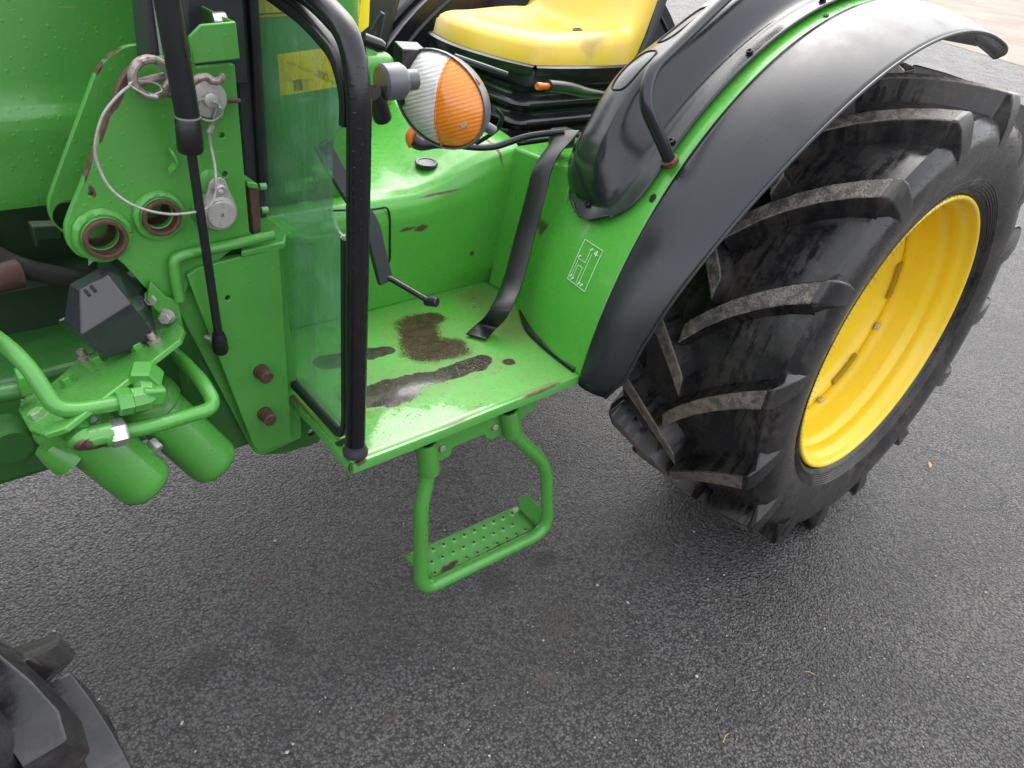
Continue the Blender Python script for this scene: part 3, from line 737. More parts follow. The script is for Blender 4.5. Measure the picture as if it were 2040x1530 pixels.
# ---- step
STEP = group_empty('boarding_step', T)
sp = fillet([(0.7029, 0.925, 0.5819), (0.7083, 0.922, 0.5024), (0.6908, 0.915, 0.4387), (0.6977, 0.905, 0.2054), (1.0718, 0.905, 0.1872), (1.0351, 0.915, 0.398), (0.9204, 0.922, 0.5266), (0.9075, 0.925, 0.5856)], [0, .05, .05, .045, .06, .05, .06, 0], 8)
mesh('step_tube', *tube(sp, .0150, 18), M['green'], STEP)
for (a, b) in (((0.7002, 0.925, 0.5889), (0.7111, 0.922, 0.5136)), ((0.9027, 0.925, 0.591), (0.9223, 0.922, 0.5233))):
    a, b = V(a), V(b); d = b - a
    mesh('socket', *lathe([(0, .0165), (0, .0205), (.004, .0212), (d.length - .004, .0212), (d.length, .0205), (d.length, .0158), (.006, .0158)], a, d, 24), M['green'], STEP, ang=45)
    mesh('socket_gap', *lathe([(0.001, 0), (0.001, .017), (.004, .017), (.004, 0)], a + d.normalized() * .0005, d, 20), M['black'], STEP)
br = [(0.6959, 0.936, 0.5977), (0.6915, 0.936, 0.5555), (0.7084, 0.936, 0.5238), (0.7408, 0.936, 0.5213), (0.7674, 0.936, 0.5239), (0.7707, 0.936, 0.5425), (0.8516, 0.936, 0.5444), (0.8601, 0.936, 0.5283), (0.8728, 0.936, 0.522), (0.9051, 0.936, 0.5237), (0.9903, 0.936, 0.5622), (0.9864, 0.936, 0.5931), (0.8307, 0.936, 0.592)]
plate('step_bracket', rpoly([(p[0], p[2]) for p in br], .006), [], (0, .936, 0), (1, 0, 0), (0, 0, 1), .006, M['green'], STEP)
for p in ((0.7423, 0.93, 0.5555), (0.8743, 0.93, 0.5559)):
    bolt('bolt', p, (0, -1, 0), .0075, .007, M['galv'], STEP, False)
ta, tb = V((0.7383, 0.918, 0.2026)), V((1.0536, 0.918, 0.188)); tu = (tb - ta); tl_ = tu.length; tu.normalize()
tn = V(0, 1, .10).normalized(); tz = tu.cross(tn).normalized()
if tz.z < 0: tz = -tz
def tread(u, v):
    p = ta + tu * (u * tl_) + tn * (v * .086)
    return p
tp_ = []
secs = [(-.010, -.016), (-.006, -.003), (0, 0), (.086, 0), (.091, -.004), (.092, -.014)]
vs, fs = [], []
ns = 14
for i in range(ns + 1):
    u = i / ns
    for (b, h) in secs: vs.append(ta + tu * (u * tl_) + tn * b + tz * h)
k = len(secs)
for i in range(ns):
    for j in range(k - 1): fs.append([i * k + j, i * k + j + 1, (i + 1) * k + j + 1, (i + 1) * k + j])
def tread_wear(s): return blob_mask(s, [(*(0.9116, 0.918, 0.2028)[:1], .915, .16, .010, .02), (.79, .93, .03, .008, .2), (.70, .925, .02, .010, 0)], .3, 70, .9, 'x', 'y', .6)
M['tread'] = green_paint('tread_paint', .26, .22, base=(.125, .40, .095), rust=tread_wear)
TR = mesh('tread_plate', vs, fs, M['tread'], STEP, ang=30); shell(TR, .003)
ef = [ta + tu * tl_ + tn * -.004, ta + tu * tl_ + tn * .078, ta + tu * (tl_ + .004) + tn * .090 + tz * .030, ta + tu * (tl_ + .010) + tn * .074 + tz * .048, ta + tu * (tl_ + .012) + tn * .02 + tz * .040, ta + tu * (tl_ + .006) + tn * -.004 + tz * .016]
mesh('end_flange', *prism(ef, tu * .004), M['green'], STEP, bevel=.0015)
ef2 = [p - tu * (tl_ + .004) * 1.0 - tz * 0 for p in ef]
mesh('end_flange', *prism([ta + tn * -.004, ta + tn * .078, ta + tn * .09 - tz * .006 - tu * .012, ta + tn * .02 - tz * .006 - tu * .012], tz * .003), M['green'], STEP)
sm = None
for r_ in range(3):
    for c_ in range(10 if r_ != 1 else 9):
        u = (c_ + (.55 if r_ == 1 else .15 if r_ == 0 else .35) + .3) / 10.6; v = .013 + r_ * .029
        p = ta + tu * (u * tl_) + tn * v
        if sm is None:
            vv, ff = lathe([(0, .0078), (.0028, .0062), (.0046, .0050), (.0044, .0036), (.0006, .0030), (.0006, 0)], (0, 0, 0), (0, 0, 1), 12)
            sm = bpy.data.meshes.new('grip_stud'); sm.from_pydata([tuple(x) for x in vv], [], ff); sm.materials.append(M['tread']); sm.materials.append(M['rust'])
            for pl in sm.polygons:
                pl.use_smooth = True
                if pl.center.xy.length < .0032: pl.material_index = 1
        o = bpy.data.objects.new('grip_stud', sm); col.objects.link(o); o.parent = TR
        o.location = p; o.rotation_euler = tz.to_track_quat('Z', 'Y').to_euler()

# ---- transmission tunnel and seat box
def sstep(a, b, x): t = max(0, min(1, (x - a) / (b - a))); return t * t * (3 - 2 * t)
tprof = [(1.338, .640), (1.330, .70), (1.322, .80), (1.319, .855), (1.324, .880), (1.337, .898), (1.36, .909), (1.40, .916), (1.50, .926), (1.62, .934), (1.80, .936), (1.90, .93), (1.935, .90), (1.94, .64)]
def tun(u, v):
    x = .36 + u * .86; f = v * (len(tprof) - 1); i = min(int(f), len(tprof) - 2); t = f - i
    y = tprof[i][0] + (tprof[i + 1][0] - tprof[i][0]) * t; z = tprof[i][1] + (tprof[i + 1][1] - tprof[i][1]) * t
    up = sstep(.93, 1.21, x) * .080 * sstep(.74, .92, z)
    y -= .012 * sstep(1.02, 1.16, x) * sstep(.645, .70, z)
    if z > .9: up += .035 * sstep(.78, .60, x) * sstep(1.36, 1.5, y)
    return Vector((x, y, z + up))
def wall_stain(s): return blob_mask(s, [(*(0.9496, 1.32, 0.8258)[0::2], .018, .007, .15), (*(0.9123, 1.32, 0.8295)[0::2], .02, .004, .05), (*(1.1609, 1.32, 0.978)[0::2], .004, .03, 0), (*(1.0999, 1.32, 0.7379)[0::2], .006, .006, 0), (*(0.9992, 1.33, 0.8961)[0::2], .05, .0025, .1), (*(1.1893, 1.32, 0.8059)[0::2], .0025, .05, .0)], .35, 60, .9, 'x', 'z', .5)
M['wall'] = green_paint('tunnel_green_paint', .22, .22, coat=.2, base=(.082, .365, .046), drops=False, rust=wall_stain)
TUN = mesh('transmission_tunnel', *grid(tun, 70, 60), M['wall'], T, ang=60)
p = V((1.0152, 1.4059, 0.948))
best = min((tun((p.x - .36) / .86, j / 400) for j in range(200, 401)), key=lambda q: abs(q.y - p.y))
mesh('oval_cap', *lathe([(-.004, 0), (-.004, .026), (.003, .026), (.0045, .024), (.0045, .019), (.0032, .018), (.0032, 0)], (p.x, p.y, best.z + .004), (-.05, -.09, 1), 28), M['console'], TUN)
seam = fillet([(0.7601, 1.3175, 0.8844), (0.721, 1.3175, 0.9163), (0.7208, 1.3175, 0.9008), (0.8283, 1.3175, 0.8883), (0.8576, 1.3175, 0.8895), (0.8645, 1.3175, 0.8664), (0.8704, 1.3215, 0.7624), (0.8598, 1.3225, 0.7521)], .01, 4)[8:]
mesh('hatch_seam', *tube(seam, .0022, 6), M['black'], TUN)
sb = [(1.163, 1.325, .640), (1.172, 1.14, .640), (1.205, 1.13, .985), (1.195, 1.322, .985)]
sbx = sb + [(1.7, 1.325, .640), (1.7, 1.14, .640), (1.7, 1.13, .995), (1.7, 1.322, .995)]
mesh('seat_box', sbx, [[0, 1, 2, 3], [4, 7, 6, 5], [3, 2, 6, 7], [0, 3, 7, 4], [1, 5, 6, 2], [0, 4, 5, 1]], M['wall'], T, bevel=.008, seg=3)

# ---- rubber strap
SL = [(1.2259, 1.215, 1.0437), (1.1993, 1.205, 1.0236), (1.1434, 1.19, 0.9789), (1.1194, 1.18, 0.9129), (1.0918, 1.17, 0.8284), (1.0448, 1.14, 0.748), (0.9883, 1.11, 0.71), (0.9823, 1.1398, 0.664), (0.9453, 1.1299, 0.651)]
SR = [(1.2594, 1.175, 1.0517), (1.2297, 1.165, 1.0375), (1.1708, 1.15, 0.9989), (1.136, 1.14, 0.924), (1.1139, 1.13, 0.8398), (1.0685, 1.1, 0.7601), (1.0174, 1.07, 0.719), (1.0178, 1.1023, 0.664), (0.969, 1.0891, 0.651)]
SL, SR = spline(SL, 6), spline(SR, 6)
vs, fs = [], []
for a, b in zip(SL, SR):
    d = (b - a)
    if len(vs) >= 0: b = a + d.normalized() * .047
    vs += [a, a + (b - a) * .5, b]
for i in range(len(SL) - 1):
    for j in range(2): fs.append([i * 3 + j, i * 3 + j + 1, (i + 1) * 3 + j + 1, (i + 1) * 3 + j])
o = mesh('rubber_strap', vs, fs, M['rubber'], T, ang=60); shell(o, .004, 1); o.modifiers.new('b', 'BEVEL').width = .001

# ---- foot pedal
PED = group_empty('foot_pedal', T)
arm = spline([(0.6603, 1.23, 1.0641), (0.6857, 1.22, 1.0107), (0.7139, 1.21, 0.9605), (0.744, 1.2, 0.9114), (0.7544, 1.19, 0.859), (0.7681, 1.18, 0.7941)], 6)
v, f = sweep(arm, [(-.016, -.006), (.016, -.006), (.016, .006), (-.016, .006)], up=Vector((0, -1, .3)))
mesh('pedal_arm', v, f, M['steelblack'], PED, bevel=.002)
ro = fillet([(0.7558, 1.185, 0.8098), (0.776, 1.18, 0.8022), (0.816, 1.105, 0.7777), (0.8273, 1.1, 0.7729)], .01, 4)
mesh('pedal_rod', *tube(ro, .0062, 12), M['tubeblack'], PED)
a = V((0.8199, 1.105, 0.7735)); b = V((0.8309, 1.085, 0.7778))
mesh('rod_cap', *lathe([(-.006, 0), (-.006, .009), (0, .0105), (.018, .0105), (.021, .008), (.021, 0)], a, b - a, 14), M['rubber'], PED)

# ---- splash screen: tube frame, seals and glass
SCR = group_empty('front_side_screen', T)
post = fillet([(0.53, 0.8913, 0.6649), (0.53, 0.8855, 1.2316), (0.53, 0.9053, 1.2987), (0.53, 1.006, 1.3315), (0.53, 1.2163, 1.3404)], [0, .09, .07, .1, 0], 10)
mesh('frame_tube', *tube(post, .0165, 20), M['tubeblack'], SCR)
p = post[0]
mesh('tube_foot', *lathe([(-.010, 0), (-.010, .021), (-.004, .0215), (.002, .0185), (.010, .0175), (.010, 0)], p, (0, 0, 1), 20), M['steelblack'], SCR)
mesh('latch_lever', *tube([(0.525, 0.9636, 0.624), (0.525, 0.9425, 0.641), (0.528, 0.8977, 0.6856)], .0055, 10, scale=lambda t: 1.35 - .6 * t), M['steelblack'], SCR)
XG = .535
gp = [(0.535, 1.1695, 0.6688), (0.535, 1.1368, 0.6722), (0.535, 0.9394, 0.6648), (0.535, 0.926, 0.6775), (0.535, 0.9219, 1.0187), (0.535, 0.9534, 1.0224), (0.535, 0.9735, 1.0439), (0.535, 0.9738, 1.136), (0.535, 0.9619, 1.1629), (0.535, 0.9215, 1.1876), (0.535, 0.9264, 1.2344), (0.535, 0.9543, 1.2687), (0.535, 1.0042, 1.287), (0.535, 1.1041, 1.2984), (0.535, 1.19, 1.3115), (0.535, 1.2043, 1.3061), (0.535, 1.2072, 1.0104)]
rads = [0, 0, .006, 0, 0, .01, .015, .015, .015, 0, .01, .02, .02, .02, 0, 0, 0]
plate('glass_pane', rpoly([(p[1], p[2]) for p in gp], rads), [], (XG, 0, 0), (0, 1, 0), (0, 0, 1), .005, M['glass'], SCR, bev=.0006)
sec_s = [(-.011, -.004), (-.008, -.007), (.008, -.007), (.011, -.004), (.011, .004), (.008, .007), (-.008, .007), (-.011, .004)]
def strip(name, pts, w=1., mat='rubber', up=None):
    v, f = sweep(pts, [(a * w, b) for a, b in sec_s], up=up or Vector((1, 0, 0)))
    return mesh(name, v, f, M[mat], SCR, ang=40)
X_ = Vector((0, 1, 0))
strip('seal', fillet([(0.533, 1.1654, 0.6694), (0.533, 0.941, 0.6582), (0.533, 0.9257, 0.692), (0.533, 0.924, 1.0236)], [0, .03, .02, 0], 6), .62, up=X_)
strip('seal', fillet([(0.533, 0.9232, 1.184), (0.533, 0.9205, 1.2233), (0.533, 0.9404, 1.2714), (0.533, 1.027, 1.3045), (0.533, 1.1592, 1.3254)], [0, .05, .05, .05, 0], 8), .85, up=X_)
strip('seal_bead', fillet([(0.5235, 0.9145, 1.187), (0.5235, 0.9129, 1.2255), (0.5235, 0.9377, 1.2691), (0.5235, 1.0162, 1.2971), (0.5235, 1.1403, 1.315)], [0, .05, .05, .05, 0], 8), .35, up=X_)
strip('seal', [(0.534, 1.1958, 1.3139), (0.534, 1.1973, 1.0119)], .8, up=X_)
# wire spring of the latch in the notch
sp_ = []
for i in range(60):
    t = i / 59; q = V((0.54, 0.9419, 1.0196)) * (1 - t) + V((0.54, 0.9377, 0.9975)) * t; sp_.append(q + Vector((.0055 * math.cos(t * 32), .0055 * math.sin(t * 32), 0)))
mesh('latch_spring', *tube(sp_, .0011, 6), M['zinc'], SCR)
# sticker on the cab side of the glass, print seen from behind
st = [(0.5425, 1.1377, 1.2306), (0.5425, 0.9623, 1.275), (0.5425, 0.9632, 1.2245), (0.5425, 1.1358, 1.1718)]
STK = mesh('warning_sticker', *prism(st, (.0006, 0, 0)), M['sticker'], SCR, smooth=False)
def ftext(txt, pos, size, mat, parent, rot, name):
    cu = bpy.data.curves.new(name, 'FONT'); cu.body = txt; cu.size = size; cu.extrude = .0001
    ob = bpy.data.objects.new(name, cu); col.objects.link(ob)
    me = bpy.data.meshes.new_from_object(ob.evaluated_get(bpy.context.evaluated_depsgraph_get()))
    bpy.data.objects.remove(ob); bpy.data.curves.remove(cu)
    me.transform(Matrix.Translation(Vector(pos)) @ rot.to_4x4()); me.materials.clear(); me.name = name
    return link(name, me, M[mat], parent, smooth=False)
M['print'] = plain('faded_print', (.16, .15, .03), .6)
# mirrored lettering: runs towards the viewer's left
rt = Matrix(((0, 0, 1), (1, 0, 0), (0, 1, 0)))
ftext('OPR', (0.5416, 0.9846, 1.2237), .016, 'print', STK, rt, 'lettering')
mesh('pictogram', *prism([(0.5418, 1.0912, 1.2041), (0.5418, 1.0646, 1.212), (0.5418, 1.0611, 1.197), (0.5418, 1.0894, 1.1891)], (.0003, 0, 0)), M['print'], STK, smooth=False)

# black uprights of the screen and loader mast
MAST = mesh('black_upright', *box((((0.5032, 1.2, 1.152)[0] + (0.5407, 1.2, 1.15)[0]) / 2, 1.225, 1.25), ((0.5407, 1.2, 1.15)[0] - (0.5032, 1.2, 1.152)[0], .05, .66)), M['steelblack'], T, bevel=.005)
m0, m1 = (0.3562, 1.125, 1.3013), (0.4127, 1.125, 1.3024)
mesh('loader_mast', *box(((m0[0] + m1[0]) / 2 + .004, 1.150, 1.33), (m1[0] - m0[0], .055, .36), Matrix.Rotation(R_(2.5), 3, 'Y')), M['steelblack'], T, bevel=.004)
mp0, mp1 = (0.4146, 1.19, 1.2926), (0.5133, 1.19, 1.2945)
mesh('mast_plate', *box(((mp0[0] + mp1[0]) / 2, 1.195, 1.36), (mp1[0] - mp0[0], .03, .36)), M['steelblack'], T, bevel=.003)
e0 = V((0.3689, 1.118, 1.3084)); e1 = V((0.3695, 1.118, 1.2353))
mesh('mast_edge', *tube([e0, e1], .0022, 6), M['mesh_metal'], T)

# ---- loader bracket
BR = group_empty('loader_bracket', T)
PB = [(0.3686, 1.1, 1.2382), (0.3431, 1.1, 1.2363), (0.3247, 1.1, 1.2283), (0.3088, 1.1, 1.2111), (0.2887, 1.1, 1.1749), (0.2476, 1.1, 1.0941), (0.2215, 1.1, 1.0484), (0.2105, 1.1, 1.027), (0.2097, 1.1, 1.0021), (0.2224, 1.1, 0.9821), (0.2406, 1.1, 0.9764), (0.2643, 1.1, 0.9771), (0.2755, 1.1, 0.9627), (0.2998, 1.1, 0.9185), (0.3358, 1.1, 0.8851), (0.3488, 1.1, 0.8864), (0.3659, 1.1, 0.9166), (0.4659, 1.1, 0.9729), (0.4641, 1.1, 0.9815), (0.4609, 1.1, 1.2265), (0.4064, 1.1, 1.2241), (0.4049, 1.1, 1.235)]
out = rpoly([(p[0], p[2]) for p in PB], [.004, .01, .02, .02, 0, 0, .02, .02, .03, .03, .02, .03, .02, .01, 0, 0, 0, 0, 0, .003, 0, .003])
h1, h2 = (0.2545, 1.1, 1.0103), (0.3325, 1.1, 1.0275)
sh = [(0.4338, 1.1, 1.131), (0.4332, 1.1, 1.0748), (0.2502, 1.1, 1.0693)]
holes = [ring2((h1[0], h1[2]), .021), ring2((h2[0], h2[2]), .019)] + [ring2((p[0], p[2]), .0042 if i < 2 else .003, 14) for i, p in enumerate(sh)]
FP = plate('front_plate', out, holes, (0, 1.112, 0), (1, 0, 0), (0, 0, 1), .012, M['plate'], BR, bev=.0014)
PR = [(0.382, 1.195, 1.2355), (0.35, 1.195, 1.2339), (0.3247, 1.195, 1.2209), (0.3067, 1.195, 1.2033), (0.2258, 1.195, 1.0513), (0.2159, 1.195, 1.0323), (0.2128, 1.195, 1.0091), (0.2206, 1.195, 0.9882), (0.2395, 1.195, 0.9679), (0.3047, 1.195, 0.9359), (0.4175, 1.195, 0.9014), (0.4708, 1.195, 0.9275), (0.4816, 1.195, 1.2329)]
rc = (0.2413, 1.195, 1.0047); r1 = (0.2846, 1.195, 0.9824)
plate('rear_plate', rpoly([(p[0], p[2]) for p in PR], [.003, .01, .02, .02, .02, .02, .03, .03, .02, .02, 0, 0, 0]), [ring2((rc[0], rc[2]), .024)], (0, 1.207, 0), (1, 0, 0), (0, 0, 1), .012, M['plate2'], BR, bev=.0014)
for c_, r_, L in ((h1, .0285, .020), (h2, .0265, .016)):
    c0 = V((c_[0], 1.10, c_[2])); ri = r_ * .78
    bu = mesh('bushing', *lathe([(-.002, ri), (L * .35, ri), (L, ri), (L + .0012, ri + .0012), (L + .0012, r_ - .0012), (L, r_), (-.002, r_), (-.05, r_), (-.05, ri)], c0, (0, -1, 0), 40, closed=True), M['rust'], BR, ang=40)
    mesh('bushing_body', *lathe([(-.003, r_ + .0008), (L * .62, r_ + .0008), (L * .64, r_ + .0003)], c0, (0, -1, 0), 40), M['plate'], bu)
    ww = []
    for i in range(49):
        a = 2 * math.pi * i / 48; ww.append(c0 + Vector((math.cos(a) * (r_ + .004), -.003, math.sin(a) * (r_ + .004))))
    wv_, wf_ = sweep(ww, circ(.0065, 8), caps=False)
    for q in range(len(wv_)): wv_[q] = wv_[q] + Vector((random.uniform(-1, 1), random.uniform(-1, 1), random.uniform(-1, 1))) * .0006
    mesh('weld_bead', wv_, wf_, M['plate'], bu)
def disc(name, c, prof, mat, parent, ax=(0, -1, 0), n=36): return mesh(name, *lathe(prof, c, ax, n), M[mat], parent, ang=30)
# upper pin
c_ = V((0.413, 1.085, 1.1869))
mesh('pin_boss', *lathe([(0, 0), (0, .030), (.014, .028), (.015, .024), (.015, 0)], (c_.x, 1.1, c_.z), (0, -1, 0), 32), M['plate'], BR, ang=35)
UP = disc('upper_pin', c_, [(-.004, 0), (-.004, .0245), (0, .0250), (.004, .0245), (.0045, .023), (.0045, .010), (.012, .0092), (.0125, .008), (.0125, 0)], 'galv', BR)
mesh('pin_key', *tube([c_ + Vector((.02, .004, -.004)), V((0.4599, 1.09, 1.1799))], .0034, 8), M['rust'], BR)
# lower pin with tab
c2 = V((0.411, 1.07, 1.027)); c3 = V((0.4134, 1.078, 1.0655))
tab = []
for i in range(13): a = R_(180 + i * 15 + 4); tab.append((c2.x + .0275 * math.cos(a), c2.z + .0275 * math.sin(a)))
for i in range(9): a = R_(0 + i * 22.5); tab.append((c3.x + .0135 * math.cos(a), c3.z + .0135 * math.sin(a)))
plate('pin_tab', tab, [], (0, 1.084, 0), (1, 0, 0), (0, 0, 1), .006, M['galv'], BR)
mesh('pin_boss', *lathe([(0, 0), (0, .034), (.014, .031), (.016, .028), (.016, 0)], (c2.x, 1.1, c2.z), (0, -1, 0), 32), M['plate'], BR, ang=35)
mesh('pin_boss', *lathe([(0, 0), (0, .020), (.014, .018), (.016, .015), (.016, 0)], (c3.x - .008, 1.1, c3.z + .006), (0, -1, 0), 32), M['plate'], BR, ang=35)
disc('lower_pin', (c2.x, 1.079, c2.z), [(0, 0), (0, .0250), (.006, .0250), (.007, .0205), (.012, .0205), (.0128, .0195), (.0128, .003), (.008, .0028), (.008, 0)], 'galv', BR)
disc('tab_screw', (c3.x, 1.078, c3.z - .002), [(0, 0), (0, .0075), (.010, .0075), (.0105, .0065), (.0105, .004), (.004, .0038), (.004, 0)], 'zinc', BR, n=20)
# small hook
hk = fillet([(0.3579, 1.098, 1.1151), (0.3578, 1.085, 1.114), (0.361, 1.083, 1.1018), (0.3547, 1.086, 1.0966), (0.3514, 1.088, 1.0915)], .006, 3)
v, f = sweep(hk, [(-.007, -.0018), (.007, -.0018), (.007, .0018), (-.007, .0018)], up=Vector((1, 0, .2)))
mesh('cable_hook', v, f, M['plate'], BR, bevel=.001)
# lower plate
PL = [(0.3577, 1.098, 0.9317), (0.3753, 1.098, 0.9405), (0.5073, 1.098, 0.9511), (0.5115, 1.098, 0.562), (0.4477, 1.098, 0.5572), (0.437, 1.098, 0.5823)]
hl = (0.4167, 1.098, 0.8802)
plate('lower_plate', rpoly([(p[0], p[2]) for p in PL], [.003, .004, .003, .006, .01, .01]), [ring2((hl[0], hl[2]), .0045, 14)], (0, 1.100, 0), (1, 0, 0), (0, 0, 1), .010, M['plate'], BR)
PL2 = [(0.3412, 1.115, 0.9154), (0.3449, 1.115, 0.87), (0.4469, 1.115, 0.544), (0.4606, 1.115, 0.5288), (0.5431, 1.115, 0.5388), (0.5441, 1.115, 0.5648), (0.5216, 1.115, 0.9314), (0.3896, 1.115, 0.9391)]
plate('backing_plate', rpoly([(p[0], p[2]) for p in PL2], [.003, .003, .012, .008, .006, 0, 0, 0]), [], (0, 1.126, 0), (1, 0, 0), (0, 0, 1), .012, M['plate'], BR)
mesh('lower_channel', *box(((.39 + .46) / 2, 1.20, .76), (.10, .14, .42)), M['cast'], BR, bevel=.006)
wb = fillet([(0.3422, 1.088, 0.895), (0.3401, 1.088, 0.9272), (0.3415, 1.088, 0.9633), (0.3609, 1.088, 0.9668), (0.4203, 1.088, 0.9689), (0.4977, 1.088, 0.9736)], [0, .02, .03, .02, .02, 0], 5)
mesh('support_rod', *tube(wb, .0082, 12), M['plate'], BR)
LG = [(0.4426, 1.0869, 0.957), (0.5181, 1.0912, 0.957), (0.5374, 1.1264, 0.957), (0.5397, 1.2014, 0.957), (0.5157, 1.2117, 0.957), (0.4934, 1.2014, 0.957)]
mesh('ledge', *prism(LG, (0, 0, -.012)), M['plate'], BR, bevel=.003)
# bolted rusty pad
mesh('rusty_pad', *prism([(0.4713, 1.105, 1.0496), (0.4864, 1.105, 1.0477), (0.4857, 1.105, 0.9744), (0.4721, 1.105, 0.9699)], (0, .05, 0)), M['rust'], BR, bevel=.002)
mesh('pad_clip', *prism([(0.4666, 1.1, 1.0595), (0.4829, 1.1, 1.0544), (0.4839, 1.1, 1.0449), (0.4667, 1.1, 1.0502)], (0, .05, 0)), M['plate'], BR, bevel=.002)
for p in ((0.496, 1.125, 1.04), (0.4968, 1.125, 1.0015)):
    mesh('bolt', *lathe([(0, 0), (0, .0055), (.010, .0055), (.011, .004), (.011, 0)], p, (1, -.1, 0), 12), M['paintbolt'], BR)
for p in ((0.4611, 1.09, 0.7304), (0.4619, 1.09, 0.6414)):
    b_ = mesh('rusty_bolt', *lathe([(0, 0), (0, .0135), (.006, .0132), (.0065, .0115), (.026, .0115), (.028, .010), (.028, 0)], p, (0, -1, 0), 20), M['rust'], BR, ang=30)
# top channel
tc = [(0.3932, 1.078, 1.2658), (0.4103, 1.078, 1.2807), (0.4574, 1.078, 1.2845), (0.4599, 1.078, 1.2375), (0.396, 1.078, 1.2327)]
mesh('top_channel', *prism(tc, (0, .006, 0)), M['plate'], BR, bevel=.0018)
tr4 = [V(tc[2]), V(tc[3]), V(tc[3]) + Vector((.0, .075, .0)), V(tc[2]) + Vector((-.004, .095, .004))]
mesh('channel_web', *prism(tr4, (-.005, .002, 0)), M['plate'], BR, bevel=.0015)
mesh('channel_bolt', *lathe([(0, 0), (0, .011), (.016, .011), (.018, .009), (.018, 0)], (0.4437, 1.12, 1.2779), (.95, -.2, .1), 14), M['zinc'], BR)

# ---- gas strut
ST = group_empty('gas_strut', T)
s0, s1, s2, s3, s4 = V((0.3541, 1.035, 1.3468)), V((0.3692, 1.045, 1.1759)), V((0.3691, 1.048, 1.1291)), V((0.388, 1.068, 0.8278)), V((0.3908, 1.072, 0.7954))
mesh('cylinder', *tube([s0, s1], .0155, 24), M['strut'], ST)
mesh('sleeve', *lathe([(0, 0), (0, .0155), (.002, .0168), ((s2 - s1).length - .004, .0172), ((s2 - s1).length, .0155), ((s2 - s1).length, 0)], s1, s2 - s1, 28), M['strut'], ST, ang=45)
mesh('sleeve_ring', *lathe([(-.0012, .0148), (-.0012, .0162), (.0012, .0162), (.0012, .0148)], s1, s2 - s1, 28), M['mesh_metal'], ST)
mesh('rod', *tube([s2 - (s2 - s1).normalized() * .01, s3], .0066, 16), M['strut'], ST)
mesh('ball_socket', *lathe([(-.008, 0), (-.008, .009), (.002, .0115), (.024, .0125), (.03, .010), (.03, 0)], s3, s4 - s3, 16), M['rubber'], ST)
mesh('ball_stud', *lathe([(0, 0), (0, .006), (.03, .006), (.03, 0)], s3 + Vector((0, .0, -.012)), (-.3, 1, 0), 12), M['zinc'], ST)

# ---- filters and hydraulic plumbing
HY = group_empty('hydraulic_filter_console', T)
D = V(.50, -.24, -.83).normalized()
NP = (-.3, .2, .93)
A0 = (0.1675, 1.03, 0.8124)
def P_(name, pts, t, mat='green', bev=.002): return mesh(name, *prism(pts, t), M[mat], HY, bevel=bev)
pl_ = [(0.1123, 1.0987, 0.7915), (0.1002, 1.0567, 0.7967), (0.099, 0.98, 0.8128), (0.1096, 0.9428, 0.8242), (0.1324, 0.9304, 0.8342), (0.3105, 1.0099, 0.8746), (0.327, 1.0383, 0.8738), (0.3352, 1.0951, 0.8642), (0.3031, 1.1394, 0.8443), (0.2172, 1.1327, 0.8181), (0.144, 1.0882, 0.804)]
nn = -Vector(NP).normalized()
P_('mounting_plate', pl_, nn * .009)
up_ = -nn
def onp(p): return V(p)
for p, m_, r_ in (((0.1211, 1.0825, 0.7979), 'paintbolt', .0095), ((0.1156, 0.9997, 0.8139), 'paintbolt', .0105), ((0.1682, 1.0574, 0.8185), 'green', .0095), ((0.2144, 1.0764, 0.8293), 'green', .0095), ((0.264, 1.0486, 0.8512), 'green', .0100)):
    bolt('bolt', p, up_, r_, .010, M[m_], HY, True)
for p in ((0.2055, 1.1105, 0.8191), (0.286, 1.0437, 0.8594)):
    mesh('stud', *lathe([(0, 0), (0, .010), (.006, .010), (.006, .006), (.017, .006), (.017, .003), (.012, .0028), (.012, 0)], p, up_, 14), M['rustring'], HY, ang=30)
# upright tab of the plate with two bolts
tabp = [(0.3271, 1.088, 0.8496), (0.3436, 1.088, 0.8408), (0.3406, 1.088, 0.8937), (0.3229, 1.088, 0.9062), (0.305, 1.088, 0.9347), (0.2952, 1.088, 0.9043)]
P_('upright_tab', tabp, (0, .008, 0))
for p in ((0.3204, 1.086, 0.8748), (0.3084, 1.1, 0.9025)): bolt('bolt', p, (-.6, -.8, .1), .0095, .012, M['galv'], HY, True)
def canister(px_b, head):
    b0 = V(px_b); L = .165
    t0 = b0 - D * L
    rr = .0425
    pr_ = [(L, 0), (L, rr * .55), (L - .003, rr * .80), (L - .010, rr * .95), (L - .022, rr), (.03, rr), (.028, rr * 1.0), (.0, rr * .98)]
    c = mesh('filter_canister', *lathe(pr_, t0, D, 40), M['green'], HY, ang=50)
    mesh('filter_head', *lathe([(.034, 0), (.034, .044), (.030, .0485), (.010, .0495), (.003, .047), (.0, .044), (-.004, .040), (-.004, 0)], t0 - D * .016, D, 40), M['green'], HY, ang=35)
    return t0
t1 = canister((0.2363, 1.0, 0.6363), 1); t2 = canister((0.3534, 1.035, 0.6034), 2)
